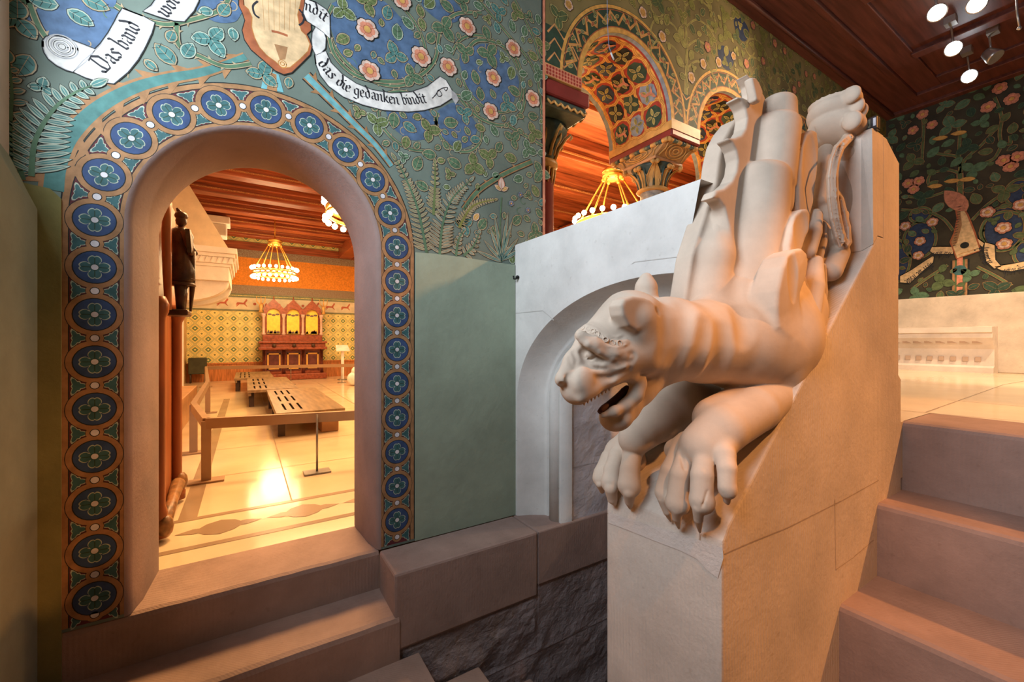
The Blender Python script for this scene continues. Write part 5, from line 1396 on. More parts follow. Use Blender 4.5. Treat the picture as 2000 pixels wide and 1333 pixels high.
# spirals of briar
for pts in ([(640, 60), (655, 110), (700, 150), (770, 160), (820, 148), (850, 115), (860, 60), (890, 28), (940, 25)],
            [(900, 195), (935, 230), (985, 245), (1020, 215), (1022, 160), (1005, 110), (970, 85), (930, 80), (905, 110)],
            [(1060, 285), (1020, 262), (985, 242)], [(930, -5), (985, 60), (1040, 130), (1056, 200), (1058, 270)], [(1005, 0), (1040, 70), (1055, 120)],
            [(0, 20), (60, 0)], [(55, 0), (75, 50), (100, 85), (118, 98)], [(225, 10), (260, 30), (320, 48), (370, 40), (430, 20), (450, -10)], [(345, 45), (350, 90), (390, 110), (440, 130), (490, 125)]):
    P.vine(wl(pts), .013, 3, 'green', 'pale')
def fill_wall(n, ok, size, cols, L0=4, outl=('pale', 'pale', 'rpale'), veins=3):
    for _ in range(n):
        x, z = ok()
        l = rnd.uniform(*size)
        if not free(x, z, l*.55): continue
        k = rnd.random(); L = L0
        c = cols(x, z)
        if k < .7 and free(x, z, l*.78): P.trefoil(x, z, rnd.uniform(0, 6.28), l, c, rnd.choice(outl), L, veins); add_occ(x, z, l*.80)
        else:
            a = rnd.uniform(0, 6.28); P.leaf(x-math.cos(a)*l/2, z-math.sin(a)*l/2, a, l, l*.66, c, rnd.choice(outl), L, veins); add_occ(x, z, l*.5)
def okA():
    while True:
        x = rnd.uniform(-.66, 1.55); z = rnd.uniform(EZ+.46, EZ+2.0)
        if math.hypot(x-RC, max(0, z-RZ)) < .70: continue
        if z < EZ+.50 and x < 1.32: continue
        u = x*A[0]+2.1*B[0], x*A[1]+2.1*B[1]
        if FPX*(z-EZ)/u[1] > 700: continue
        return x, z
def colA(x, z): return 'teal' if x < .35 or rnd.random() < .2 else rnd.choice(('green', 'green', 'green2'))
fill_wall(4000, okA, (.062, .085), colA)
fill_wall(5000, okA, (.036, .055), colA, veins=2)
# small curling tendrils between the leaves
for _ in range(150):
    x, z = okA()
    if free(x, z, .004):
        a = rnd.uniform(0, 6.28); r = rnd.uniform(.02, .05)
        P.stroke([(x+r*(1-t*.1)*math.cos(a+t*.5), z+r*(1-t*.1)*math.sin(a+t*.5)) for t in range(8)], .0035, rnd.choice(('pale', 'green')), 2.2)
P.stroke([(1.548, EZ+.4), (1.548, EZ+3)], .012, 'dark', 1); P.stroke([(1.560, EZ+.4), (1.560, EZ+3)], .020, 'pink', 9)
P.done('painted_mural', wall_north, 'painted mural of roses, ferns, a lute and lettered scrolls')
# ---- arcade wall mural
P = Paint(wfn); occ = []; rnd = random.Random(5)
for x0, x1 in ARC+[(5.73, 6.65)]:
    cx, r = (x0+x1)/2, (x1-x0)/2
    add_occ(cx, ZI, r+.20)
    def arcs(r0, r1, c, L, n=44):
        a = [(cx-r0*math.cos(math.pi*i/n), ZI+r0*math.sin(math.pi*i/n)) for i in range(n+1)]; b = [(cx-r1*math.cos(math.pi*i/n), ZI+r1*math.sin(math.pi*i/n)) for i in range(n+1)]
        for i in range(n): P.poly([a[i], a[i+1], b[i+1], b[i]], c, L)
    arcs(r, r+.185, 'dgreen', 1); arcs(r, r+.035, 'gold', 2); arcs(r+.035, r+.042, 'luteed', 2.5); arcs(r+.160, r+.182, 'gold', 2); arcs(r+.148, r+.154, 'luteed', 2)
    nz = 13
    zig = []
    for i in range(2*nz+1):
        t = math.pi*(.035+.93*i/(2*nz)); rad = r+(.062 if i % 2 else .138); zig.append((cx-rad*math.cos(t), ZI+rad*math.sin(t)))
    P.stroke(zig, .030, 'goldd', 3); P.stroke(zig, .020, 'gold', 4); P.stroke(zig, .005, 'rose2', 5)
    for i in range(2*nz):
        t = math.pi*(.035+.93*(i+.5)/(2*nz)); rad = r+(.120 if i % 2 else .080)
        for s_ in (-.03, .03): P.leaf(cx-rad*math.cos(t+s_), ZI+rad*math.sin(t+s_), rnd.uniform(0, 6), .045, .02, rnd.choice(('leafd', 'red', 'green')), 'gpale', 2.6, 0, dk=False)
# zigzag fill of the spandrel feet above each impost
for x0, x1 in ((1.57, 1.87), (2.79, 3.157), (4.077, 4.444), (5.364, 5.73)):
    P.poly([(x0, ZI+.01), (x1, ZI+.01), (x1, ZI+.26), (x0, ZI+.26)], 'dgreen', .6)
    xm = (x0+x1)/2; wd = x1-x0
    for k in range(3):
        P.stroke([(x0+.02, ZI+.03+k*.09), (x0+wd*.25, ZI+.10+k*.09), (xm, ZI+.03+k*.09), (x0+wd*.75, ZI+.10+k*.09), (x1-.02, ZI+.03+k*.09)], .014, 'rose2', 1.2); P.stroke([(x0+.02, ZI+.03+k*.09), (x0+wd*.25, ZI+.10+k*.09), (xm, ZI+.03+k*.09), (x0+wd*.75, ZI+.10+k*.09), (x1-.02, ZI+.03+k*.09)], .007, 'gold', 1.4)
    add_occ(xm, ZI+.12, .15)
def okB():
    while True:
        x = rnd.uniform(1.58, 7.28); z = rnd.uniform(ZI+.02, EZ+3.0)
        return x, z
for x, y, r in ((1110, 10, 11), (1255, 25, 11), (1293, 72, 11), (1322, 132, 11), (1350, 152, 11), (1373, 125, 10), (1403, 122, 10), (1438, 145, 9), (1402, 122, 9), (1470, 50, 8), (1520, 60, 8), (1513, 85, 8), (1532, 100, 7), (1574, 145, 6), (1590, 150, 6), (1566, 236, 7), (1560, 165, 6), (1432, 110, 8), (1490, 120, 8)):
    c = w(x, y); f = depth(onY(x, y, 2.1))/FPX
    if free(c[0], c[1], .02): P.rose(c[0], c[1], r*f*1.05, 12, 'petal' if x < 1450 else 'rose2', 'yellow' if x < 1450 else 'pink', sq=1.0, rot=rnd.uniform(0, 1)); add_occ(c[0], c[1], r*f)
for _ in range(16):
    x, z = okB()
    if x > 3 and free(x, z, .06): P.rose(x, z, .045, 12, 'rose2', 'pink'); add_occ(x, z, .05)
for xb in (2.97, 4.26, 5.55):     # trees growing over the columns
    P.vine([(xb, ZI+.25), (xb+.01, ZI+.6), (xb-.01, ZI+.95)], .03, 2, 'olive2', 'gpale', False, .012, dk=False)
    for sg in (-1, 1):
        for k in range(4):
            z0 = ZI+.45+k*.17; P.vine([(xb, z0), (xb+sg*.15, z0+.12), (xb+sg*.34, z0+.10), (xb+sg*.42, z0-.02), (xb+sg*.33, z0-.06), (xb+sg*.27, z0+.0)], .010, 2.5, 'olive2', 'gpale', False, dk=False)
for _ in range(9):
    x, z = okB()
    if x > 3.2 and free(x, z, .08): P.poly([(x+.12*math.cos(t)*(1+.1*math.sin(3*t)), z+.10*math.sin(t)) for t in [i*.4 for i in range(16)]], 'navy', .8)
def colB(x, z): return rnd.choice(('olive', 'olive2', 'leafd')) if x < 4.5 else rnd.choice(('olive', 'leafd'))
fill_wall(900, okB, (.075, .11), colB, outl=('gpale', 'olive2'), veins=2)
fill_wall(3800, okB, (.035, .065), colB, outl=('gpale', 'olive2'), veins=0)
P.done('painted_mural', wall_arcade, 'olive and gold painted foliage with roses above the arches')
# ---- painted lattice of the arch soffits
for x0, x1 in ARC[:3]:
    cx, r = (x0+x1)/2, (x1-x0)/2; SL = math.pi*r; DP = YB-YN
    def sfn(s_, d, L, cx=cx, r=r):
        t = s_/r; q = r-.0006-.0003*L; return (cx-q*math.cos(t), YN+d, ZI+q*math.sin(t))
    P = Paint(sfn); rnd = random.Random(int(x0*10))
    def strip(d0, d1, c, L, n=40):
        for i in range(n): P.poly([(SL*i/n, d0), (SL*(i+1)/n, d0), (SL*(i+1)/n, d1), (SL*i/n, d1)], c, L)
    strip(0, .03, 'bluegrey', 0); strip(.03, .045, 'red', 0); strip(.045, .075, 'gold', 0); strip(.075, DP-.075, 'red', 0); strip(DP-.075, DP-.045, 'gold', 0); strip(DP-.045, DP, 'bluegrey', 0)
    nsx, nd = 8, 3
    cs = SL/nsx; cd = (DP-.15)/nd
    for i in range(nsx+1):
        for j in range(nd+1):
            s_, d = cs*i, .075+cd*j
            if i < nsx and j < nd:
                c = ('dgreen', 'navy', 'bluegrey', 'dark', 'dgreen')[(i*2+j*3) % 5]
                mx_, my_ = s_+cs/2, d+cd/2; a_, b_ = cs*.44, cd*.44
                P.poly([(mx_-a_, my_-b_*.45), (mx_-a_*.45, my_-b_), (mx_+a_*.45, my_-b_), (mx_+a_, my_-b_*.45), (mx_+a_, my_+b_*.45), (mx_+a_*.45, my_+b_), (mx_-a_*.45, my_+b_), (mx_-a_, my_+b_*.45)], c, 1)
                if (i+j) % 3 == 0:      # small red beast
                    dv = [(-.06, -.01), (-.03, .02), (.03, .02), (.045, .05), (.07, .055), (.065, .035), (.05, .01), (.06, -.04), (.05, -.04), (.035, -.005), (-.03, -.005), (-.045, -.04), (-.055, -.04)]
                    P.poly([(mx_+v*.9, my_-u*.9) for u, v in dv], 'rose2', 34)
                for k in range(4): a = k*1.57+.78+i; P.leaf(mx_+.010*math.cos(a), my_+.010*math.sin(a), a, .055, .022, 'olive' if k % 2 else 'leafd', 'gpale', 26, 0, dk=False)
    def wav(p0, p1, n, amp):
        out = []
        for k in range(n+1):
            t = k/n; o = amp*(0, 1, 1, 0)[k % 4]; dx, dy = p1[0]-p0[0], p1[1]-p0[1]; l = math.hypot(dx, dy); out.append((p0[0]+dx*t-dy/l*o, p0[1]+dy*t+dx/l*o))
        return out
    for i in range(nsx+1): q = wav((min(SL-.01, max(.01, cs*i)), .06), (min(SL-.01, max(.01, cs*i)), DP-.06), 12, .022 if i % 2 else -.022); P.stroke(q, .028, 'goldd', 4); P.stroke(q, .019, 'gold', 5); P.stroke(q, .006, 'goldd', 6)
    for j in range(nd+1): q = wav((.0, .075+cd*j), (SL, .075+cd*j), nsx*4, .022 if j % 2 else -.022); P.stroke(q, .028, 'goldd', 4.5); P.stroke(q, .019, 'gold', 5.5); P.stroke(q, .006, 'goldd', 6.5)
    P.done('painted_soffit', wall_arcade, 'dark painted arch soffit with gold wavy lattice')
# ---- east wall mural
efn = lambda y, z, L: (7.299-.0012*L, y, z)
def e(x, y): p = onX(x, y, 7.3); return (p[1], p[2])
def el(lst): return [e(*p) for p in lst]
z7 = lambda lst: [(1740+p[0]/2.9615, 150+p[1]/2.9615) for p in lst]
P = Paint(efn); occ = []; rnd = random.Random(9)
for (x, y, rx, ry) in ((165, 945, 95, 90), (650, 880, 125, 110), (0, 1070, 110, 120), (740, 670, 80, 60), (170, 800, 60, 30), (770, 1020, 60, 60)):
    c = e(*z7([(x, y)])[0]); cc = e(*z7([(x+rx, y+ry)])[0]); R1, R2 = abs(cc[0]-c[0]), abs(cc[1]-c[1])
    P.poly([(c[0]+R1*math.cos(t), c[1]+R2*math.sin(t)) for t in [i*math.pi/14 for i in range(28)]], 'navy', 1)
    P.vine([(c[0]+R1*1.02*math.cos(t*.4), c[1]+R2*1.02*math.sin(t*.4)) for t in range(17)], .02, 2, 'leafd', 'tan2', False)
for pts, ww in (([(398, 1280), (400, 1060)], .085), ([(400, 720), (402, 640), (400, 560)], .04)): P.vine(el(z7(pts)), ww, 3, 'leafd', 'tan', False)
P.stroke(el(z7([(398, 1280), (400, 1040)])), .05, 'pink', 5)
c = e(*z7([(398, 1120)])[0]); P.disc(c[0], c[1], .06, 'rteal', 6)
for pts in ([(400, 560), (390, 470), (300, 450), (210, 440)], [(400, 560), (430, 480), (520, 400), (600, 310)], [(400, 560), (330, 540), (240, 560), (215, 610), (250, 650)], [(400, 520), (395, 430), (398, 330), (380, 260)],
            [(180, 510), (185, 400), (190, 300), (185, 230)], [(640, 400), (630, 330), (640, 230), (600, 120)], [(60, 770), (200, 780), (300, 820), (360, 890)], [(470, 830), (560, 740), (680, 660), (770, 620)], [(120, 1230), (220, 1160), (330, 1090)],
            [(500, 1100), (600, 1150), (700, 1210)], [(540, 960), (520, 900), (560, 820), (660, 780), (760, 800)], [(640, 380), (690, 390), (690, 340)], [(540, 500), (600, 470), (640, 400)], [(80, 690), (200, 700), (330, 660)]):
    P.vine(el(z7(pts)), .022, 2.5, 'leafd', 'tan2', False)
psal = el(z7([(375, 725), (400, 735), (440, 800), (480, 900), (515, 1005), (385, 1050), (350, 955), (375, 900), (392, 820)]))
P.stroke(psal, .03, 'luteed', 7.5, closed=True); P.poly(psal, 'lute', 8)
P.poly(el(z7([(375, 725), (400, 735), (412, 860), (385, 960), (362, 985), (350, 955), (375, 900), (392, 820)])), 'tan', 8.5)
for k in range(16): P.stroke(el(z7([(360+k*2, 980-k*15), (378+k*2, 975-k*15)])), .006, 'ink', 9)
c = e(*z7([(428, 976)])[0]); P.disc(c[0], c[1], .038, 'dark', 9); P.stroke(el(z7([(390, 1030), (505, 995)])), .006, 'goldd', 9)
for b in ([(240, 985), (360, 985), (360, 1025), (250, 1025), (228, 1010)], [(55, 1155), (120, 1120), (210, 1060), (250, 1035), (245, 1075), (190, 1120), (110, 1195), (55, 1190)],
          [(545, 960), (600, 975), (605, 1060), (640, 1100), (600, 1110), (555, 1070), (540, 1010)], [(600, 1100), (700, 1085), (800, 1065), (800, 1105), (700, 1125), (640, 1120)], [(500, 935), (540, 965), (530, 985), (500, 960)]):
    q = el(z7(b)); P.stroke(q, .02, 'dark', 6.5, closed=True); P.poly(q, 'lute', 7)
    for p in q: add_occ(p[0], p[1], .06)
script_text(P, 'viele leit', el(z7([(245, 1018), (300, 1012), (355, 1018)])), .055, 9)
script_text(P, 'swen sie reht', el(z7([(78, 1182), (140, 1140), (205, 1092), (235, 1075)])), .06, 9)
script_text(P, 'frauen', el(z7([(563, 985), (565, 1030), (590, 1075)])), .07, 9)
script_text(P, 'darin gesa', el(z7([(655, 1115), (720, 1108), (790, 1092)])), .06, 9)
c = e(1878, 470); add_occ(c[0], c[1], .25); add_occ(*e(1882, 440), .2); add_occ(*e(1890, 490), .2)
for x, y, r in ((85, 865, 27), (170, 952, 27), (160, 1035, 26), (242, 842, 27), (560, 785, 33), (652, 875, 35), (657, 968, 34), (752, 742, 34), (655, 485, 34), (733, 465, 34), (693, 520, 34), (163, 605, 28), (102, 618, 28), (133, 652, 28), (185, 220, 28), (130, 312, 26), (240, 280, 26), (563, 177, 33), (632, 68, 33), (700, 130, 34)):
    c = e(*z7([(x, y)])[0]); f = depth(onX(*z7([(x, y)])[0], 7.3))/FPX; P.rose(c[0], c[1], r/2.96*f, 10, 'rose2', 'petal' if y > 700 else 'pink', rot=rnd.uniform(0, 1)); add_occ(c[0], c[1], r/2.96*f)
P.leaf(*e(*z7([(440, 775)])[0]), 1.0, .35, .16, 'rose2', 'tan', 7, 3)
for x, y in ((300, 630), (490, 590), (400, 600), (440, 320), (330, 350)): P.leaf(*e(*z7([(x, y)])[0]), .2, .14, .05, 'yellow', 'goldd', 6, 0)
def okE():
    y = rnd.uniform(-.2, 2.08); z = rnd.uniform(EZ+.55, EZ+3.0); return y, z
def colE(x, z): return rnd.choice(('leafd', 'dgreen', 'green'))
fill_wall(5000, okE, (.10, .15), colE, outl=('tan2', 'leafd'), veins=2)
fill_wall(7000, okE, (.06, .09), colE, outl=('tan2', 'leafd'), veins=0)
P.done('painted_mural', wall_east, 'dark painted mural with a psaltery, scrolls and roses')
# ------------------------------------------------ arcade columns
M_cap = mat('capital_green_paint', (.07, .10, .08), rough=.4, var=.2, scale=20)
M_shaft = mat('mottled_marble_shaft', (.62, .52, .38), rough=.25, col2=(.25, .24, .22), scale=26)
def acanthus(bm, c, a, r0, z0, r1, z1, w, mi):
    """curling leaf standing on the bell at angle a"""
    n = 7; rows = []
    for i in range(n+1):
        t = i/n; rr_ = r0+(r1-r0)*t**2; z = z0+(z1-z0)*t
        if t > .85: rr_ += .03*(t-.85)/.15; z -= .012*(t-.85)/.15
        ww = w*math.sin(math.pi*min(1, .25+t*.72))
        rows.append([bm.verts.new((c[0]+math.cos(a)*(rr_-abs(k)*.010)-math.sin(a)*ww*k/2, c[1]+math.sin(a)*(rr_-abs(k)*.010)+math.cos(a)*ww*k/2, z)) for k in (-1, -.5, 0, .5, 1)])
    for p, q in zip(rows, rows[1:]):
        for k in range(4):
            f = bm.faces.new((p[k], p[k+1], q[k+1], q[k])); f.material_index = mi; f.smooth = True
    for k in (0, 2, 4):
        tube(bm, [v[k].co+Vector((math.cos(a)*.004, math.sin(a)*.004, 0)) for v in rows], .0045, 5, mi=mi)
    for s_ in (-1, 1): sphere(bm, (c[0]+math.cos(a)*(r1+.012)-math.sin(a)*.018*s_, c[1]+math.sin(a)*(r1+.012)+math.cos(a)*.018*s_, z1-.008), .020, 8, mi=mi)
def column(cx, lab, half=False):
    t = thing('arcade_column', lab, 'column', group='painted columns of the arcade'); cy = (YN+YB)/2; c = (cx, cy)
    zc0, zc1 = EZ+1.30, EZ+1.485
    bm = B_(); lathe(bm, [(.15, EZ+.15), (.15, EZ+.19), (.125, EZ+.23), (.105, EZ+.26), (.102, EZ+1.28)], (cx, cy, 0), 28); link('shaft', bm, M_shaft if not half else M_red, t)
    bm = B_(); lathe(bm, [(.105, EZ+1.272), (.125, EZ+1.278), (.135, EZ+1.29), (.125, EZ+1.302), (.105, EZ+1.308)], (cx, cy, 0), 28); link('neck_ring', bm, M_gild, t)
    bm = B_(); lathe(bm, [(.10, zc0), (.112, zc0+.06), (.135, zc0+.12), (.17, zc0+.165), (.175, zc1)], (cx, cy, 0), 28)
    for k in range(12):     # fluting
        a = k*math.pi/6+.26; tube(bm, [(cx+math.cos(a)*.112, cy+math.sin(a)*.112, zc0+.01), (cx+math.cos(a)*.128, cy+math.sin(a)*.128, zc0+.08), (cx+math.cos(a)*.165, cy+math.sin(a)*.165, zc0+.15)], .009, 6)
    cap = link('capital', bm, M_cap, t)
    bm = B_()
    for k in range(8):
        a = k*math.pi/4+math.pi/4*.0; big = k % 2 == 1
        acanthus(bm, c, a, .112, zc0+.005, .215 if big else .175, zc1-.01 if big else zc1-.03, .11, 0)
    link('gilded_leaves', bm, M_gild, cap)
    bm = B_(); box(bm, cx-.175, cx+.175, cy-.175, cy+.175, zc1, zc1+.022, bev=.004); link('abacus', bm, mat('pinkish_gold_abacus', (.58, .30, .14), rough=.4), t)
    bm = B_(); z0, z1 = zc1+.022, EZ+1.60
    b0 = [(cx-.17, cy-.17), (cx+.17, cy-.17), (cx+.17, cy+.17), (cx-.17, cy+.17)]; b1_ = [(cx-.18, cy-.30), (cx+.18, cy-.30), (cx+.18, cy+.30), (cx-.18, cy+.30)]
    v0 = [bm.verts.new((*p, z0)) for p in b0]; v1 = [bm.verts.new((*p, z1)) for p in b1_]
    for i in range(4): bm.faces.new((v0[i], v0[(i+1) % 4], v1[(i+1) % 4], v1[i]))
    bm.faces.new(v0[::-1]); bm.faces.new(v1)
    imp = link('impost_block', bm, mat('impost_ochre', (.42, .24, .10), rough=.4, var=.2, scale=20), t)
    bm = B_()          # carved scrolls on the impost faces
    def on_face(i, u, v, off):
        a0, a1 = Vector((*b0[i], z0)), Vector((*b0[(i+1) % 4], z0)); c0, c1 = Vector((*b1_[i], z1)), Vector((*b1_[(i+1) % 4], z1))
        p = (a0.lerp(a1, u)).lerp(c0.lerp(c1, u), v); n = (a1-a0).cross(c0-a0).normalized(); return p+n*off
    for i in range(4):
        for uc in (.5,):
            for R in (.34, .22, .10):
                pts = [on_face(i, uc+R*math.cos(t_)*.9, .5+R*1.25*math.sin(t_), .003) for t_ in [k*math.pi/10 for k in range(20)]]
                tube(bm, pts, .006, 5, closed=True)
        for uc in (.08, .92):
            tube(bm, [on_face(i, uc, .08, .003), on_face(i, uc+(.06 if uc < .5 else -.06), .5, .004), on_face(i, uc, .92, .003)], .007, 5)
    link('carved_scroll', bm, M_gild, imp)
    bm = B_()
    for i in range(4):
        a0 = Vector((*b1_[i], z1-.012)); a1 = Vector((*b1_[(i+1) % 4], z1-.012)); n = (a1-a0).normalized(); L_ = (a1-a0).length; k = max(3, int(L_/.055)); k += (k+1) % 2
        for j in range(k):
            tube(bm, [a0+n*L_*j/k, a0+n*L_*(j+1)/k], .018, 10, mi=j % 2)
    link('banded_roll', bm, [M_gild, M_cap], imp)
    bm = B_(); box(bm, cx-.184, cx+.184, YN-.006, YB+.006, EZ+1.60, EZ+1.655, bev=.012); link('red_moulding', bm, M_red, t)
column(2.973, 'painted column with gilded leaf capital standing free between two arches')
column(4.26, 'painted column behind the beast wing under the second and third arch')
column(5.547, 'farthest painted arcade column near the end wall')
hc = thing('half_column', 'dark red half column with carved capital at the end of the flowered wall', 'column')
cy = 2.44
bm = B_(); lathe(bm, [(.14, EZ+.15), (.11, EZ+.24), (.105, EZ+1.24)], (1.77, cy, 0), 24); link('shaft', bm, M_red, hc)
bm = B_(); lathe(bm, [(.10, EZ+1.20), (.135, EZ+1.235), (.135, EZ+1.26), (.105, EZ+1.275)], (1.77, cy, 0), 24)
for k in range(16): a = k*math.pi/8; tube(bm, [(1.77+.112*math.cos(a), cy+.112*math.sin(a), EZ+1.21), (1.77+.106*math.cos(a), cy+.106*math.sin(a), EZ+1.14), (1.77+.102*math.cos(a), cy+.102*math.sin(a), EZ+1.10)], [.014, .011, .003], 6)
link('neck_ring', bm, M_gild, hc)
bm = B_(); lathe(bm, [(.10, EZ+1.27), (.115, EZ+1.33), (.15, EZ+1.40), (.20, EZ+1.47), (.20, EZ+1.50)], (1.77, cy, 0), 24); hcap = link('capital', bm, M_cap, hc)
bm = B_()
for k in range(8):
    a = k*math.pi/4+.1
    pts = [(1.77+math.cos(a)*r_, cy+math.sin(a)*r_, z_) for r_, z_ in ((.115, EZ+1.29), (.14, EZ+1.36), (.19, EZ+1.43), (.225, EZ+1.46), (.235, EZ+1.44), (.22, EZ+1.42))]
    tube(bm, pts, [.012, .012, .011, .010, .009, .006], 6)
    pts = [(1.77+math.cos(a+.35)*(r_+.004), cy+math.sin(a+.35)*(r_+.004), z_) for r_, z_ in ((.118, EZ+1.30), (.13, EZ+1.35), (.165, EZ+1.40), (.17, EZ+1.44), (.155, EZ+1.45))]
    tube(bm, pts, .007, 6)
link('gilded_leaves', bm, M_gild, hcap)
bm = B_(); box(bm, 1.58, 1.94, YN+.02, YB-.02, EZ+1.50, EZ+1.56, bev=.02)
for k in range(8): y = YN+.05+k*.075; tube(bm, [(1.945, y, EZ+1.525), (1.945, y+.04, EZ+1.505), (1.945, y+.07, EZ+1.525)], .008, 5, mi=1)
for k in range(6): x = 1.60+k*.055; tube(bm, [(x, YN+.016, EZ+1.525), (x+.03, YN+.016, EZ+1.505), (x+.055, YN+.016, EZ+1.525)], .008, 5, mi=1)
link('egg_band', bm, [M_cap, M_gild], hc)
bm = B_(); box(bm, 1.575, 1.95, YN+.004, YB-.004, EZ+1.56, EZ+1.655, bev=.015); link('red_moulding', bm, M_red, hc)
# lattice band painted on the first impost
P = Paint(lambda x, z, L: (x, 2.0955-.0003*L, z))
P.poly([(1.572, EZ+1.66), (1.868, EZ+1.66), (1.868, EZ+1.728), (1.572, EZ+1.728)], 'pink', 0)
for i in range(12):
    for j in range(3): P.disc(1.584+i*.0245, EZ+1.672+j*.0215, .009, 'red', 1, 8)
P.done('painted_band', bpy.data.objects['trim_1'])
# ------------------------------------------------ gallery ceiling spots
M_lampb = mat('brushed_lamp_body', (.55, .52, .50), rough=.3, metal=.7)
M_lit = emit('spot_lens', (1.0, .90, .72), 60)
M_litc = emit('spot_lens_cool', (.85, .95, 1.0), 50)
def lamp(px, py, lab, lit, aim):
    zc = EZ+2.74
    u = (px-1000)/FPX; t_ = (zc-EZ)*FPX/(666.5-py); c = Vector((t_*(A[0]*u+A[1]), t_*(B[0]*u+B[1]), zc))
    t = thing('ceiling_spotlight', lab, 'spotlight', group='ceiling spotlights of the gallery')
    d = (Vector(aim)-c).normalized(); q = d.to_track_quat('Z', 'Y').to_matrix()
    bm = B_(); lathe(bm, [(.02, -.12), (.045, -.11), (.062, -.03), (.066, 0), (.060, .002)], c, 20, M=q); link('lamp_housing', bm, M_lampb, t)
    if lit:
        bm = B_(); bmesh.ops.create_circle(bm, cap_ends=True, segments=20, radius=.056, matrix=Matrix.Translation(c+d*.004) @ q.to_4x4()); link('lens', bm, lit, t)
    bm = B_(); tube(bm, [c-d*.05+Vector((0, 0, .02)), c-d*.05+Vector((.02, .02, .22))], .009, 6); link('arm', bm, M_lampb, t)
    bm = B_(); box(bm, c[0]-.03, c[0]+.06, c[1]-.02, c[1]+.06, EZ+2.985, EZ+3.05); link('track_adapter', bm, M_lampb, t)
lamp(1830, 25, 'largest lit ceiling spotlight, left of the others near the top edge', M_lit, (.6, .2, EZ+.6))
lamp(1908, 8, 'lit ceiling spotlight cut by the top edge of the photo', M_lit, (.6, .1, EZ+.5))
lamp(1862, 95, 'middle lit ceiling spotlight with long rays', M_lit, (.4, .3, EZ+.4))
lamp(1893, 149, 'lowest small lit ceiling spotlight giving bluish light', M_litc, (.3, .6, EZ+.4))
lamp(1945, 112, 'unlit ceiling spotlight right of the lit ones', None, (5.6, -1.0, EZ))
bm = B_(); tube(bm, [onX(1985, -10, 4.6), onX(1987, 25, 4.6), onX(1991, 52, 4.6)], .006, 6); sphere(bm, onX(1991, 55, 4.6), .013, 8)
tag(link('ceiling_cable', bm, M_lampb, smooth=True), 'short hanging cable near the top right corner', 'cable')
bm = B_(); pts = [onY(1186, -120, 1.7), onY(1186, 20, 1.7), onY(1188, 70, 1.7), onY(1190, 92, 1.7), onY(1196, 108, 1.7)]
tube(bm, smooth([tuple(p) for p in pts], 5), .0018, 6)
hw = tag(link('hanging_wire', bm, mat('grey_blue_wire', (.20, .24, .36), rough=.4)), 'thin grey wire hanging in front of the painted arch', 'wire')
bm = B_(); tube(bm, [onY(1193, 103, 1.7), onY(1199, 117, 1.7)], .0045, 8); link('wire_plug', bm, mat('white_plug', (.7, .7, .7)), hw)
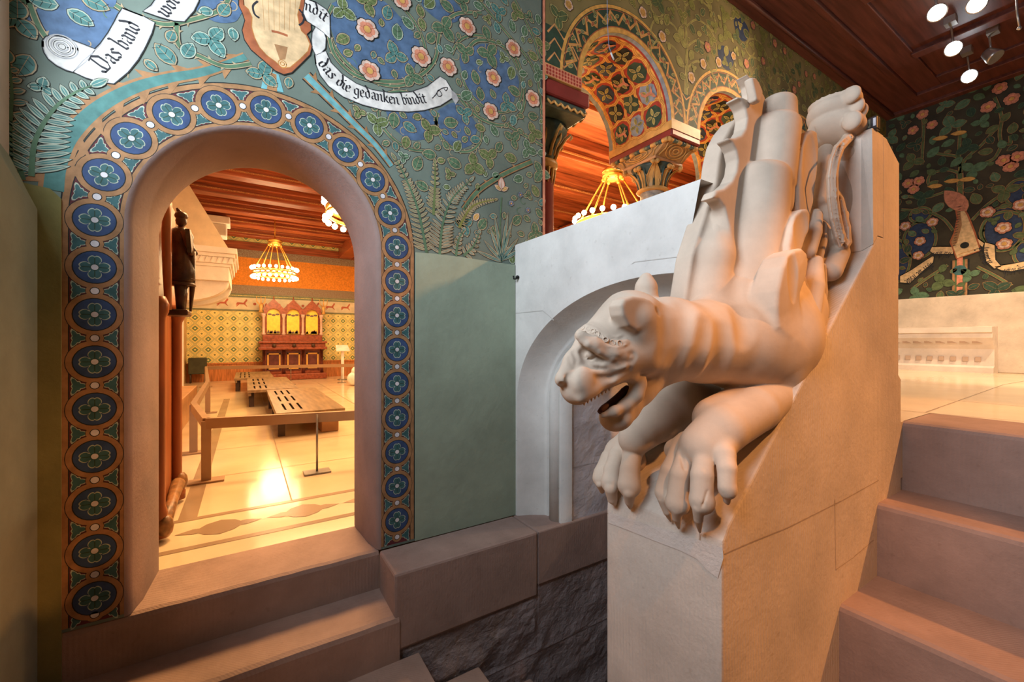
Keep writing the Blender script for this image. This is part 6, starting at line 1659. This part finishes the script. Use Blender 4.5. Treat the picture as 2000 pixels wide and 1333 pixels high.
# data logger on the balustrade post
lo_ = thing('data_logger', 'small black digital logger with a grey display on top of the post', 'data logger')
a = onX(1677, 247, 2.15); zt_ = EZ+.862
bm = B_(); yl = onX(1676, 240, 2.16)[1]; yr = onX(1713, 240, 2.16)[1]
box(bm, 2.16, 2.20, yr, yl, zt_, zt_+.056, bev=.005); link('case', bm, mat('black_plastic', (.02, .02, .025), rough=.3), lo_)
bm = B_(); w_ = yl-yr; box(bm, 2.1585, 2.16, yr+w_*.34, yl-w_*.06, zt_+.012, zt_+.046); dsp = link('display', bm, mat('lcd_grey', (.20, .20, .15), rough=.2), lo_)
bm = B_(); box(bm, 2.1585, 2.16, yr+w_*.06, yr+w_*.2, zt_+.014, zt_+.046); link('white_label', bm, mat('pale_label', (.55, .60, .68)), lo_)
bm = B_()
def seg7(ch, y, z, s_):
    S7 = {'2': 'abged', '1': 'bc', '5': 'afgcd', '3': 'abgcd', '4': 'fgbc', '8': 'abcdefg', '0': 'abcdef', '9': 'abfgcd', '6': 'afgedc', '7': 'abc'}[ch]
    G = {'a': (0, 2, 1, 2), 'b': (1, 1, 1, 2), 'c': (1, 0, 1, 1), 'd': (0, 0, 1, 0), 'e': (0, 0, 0, 1), 'f': (0, 1, 0, 2), 'g': (0, 1, 1, 1)}
    for g in S7:
        x0, z0, x1, z1 = G[g]; box(bm, 2.1580, 2.1584, y-x1*s_-.0006, y-x0*s_+.0006, z+z0*s_-.0006, z+z1*s_+.0006)
for i, ch in enumerate('215'): seg7(ch, yl-w_*.10-i*.0068, zt_+.020, .0042)
for i, ch in enumerate('48'): seg7(ch, yl-w_*.10-.0225-i*.0056, zt_+.021, .0032)
link('digits', bm, MATS['black_plastic'], dsp)
# hook at the corner of the parapet wall
hk = onY(1004, 541, 2.06)
bm = B_(); tube(bm, [(1.35, hk[1], hk[2]), (1.335, hk[1], hk[2]), (1.33, hk[1], hk[2]-.012), (1.32, hk[1]+.006, hk[2]-.012), (1.318, hk[1]+.008, hk[2]+.006)], .005, 8); sphere(bm, (1.34, hk[1], hk[2]), .011, 8)
tag(link('iron_hook', bm, mat('black_iron', (.015, .015, .015), rough=.4, metal=.5)), 'small black iron hook on the corner of the pale parapet wall', 'hook')
# joints
bm = B_(); o3 = (-.0015, 0, 0)
J3 = lambda *p: [onX(x, y, 1.35) for x, y in p]
joint(bm, J3((1000, 613), (1060, 607), (1072, 617), (1082, 626)), .004, o3); joint(bm, J3((1000, 860), (1011, 861)), .004, o3); joint(bm, J3((1234, 516), (1240, 512), (1340, 500)), .003, o3)
link('joint', bm, stone('grey_joint', (.52, .50, .46)), wall_par)
bm = B_(); o4 = (0, -.002, 0)
joint(bm, [Vector((1.331, 1.842, -.45)), Vector((1.331, 1.842, 0))], .004, o4); link('joint', bm, M_rough, lg)
# ------------------------------------------------ put every Empty at the base of its thing
bpy.context.view_layer.update()
for t in THINGS:
    pts = []
    def gather(o):
        for c in o.children:
            if c.type == 'MESH': pts.extend(c.matrix_world @ Vector(q) for q in c.bound_box)
            gather(c)
    gather(t)
    if not pts: continue
    lo = [min(p[i] for p in pts) for i in range(3)]; hi = [max(p[i] for p in pts) for i in range(3)]
    loc = Vector(((lo[0]+hi[0])/2, (lo[1]+hi[1])/2, lo[2]))
    t.location = loc
    for c in t.children: c.matrix_parent_inverse = Matrix.Translation(-loc)
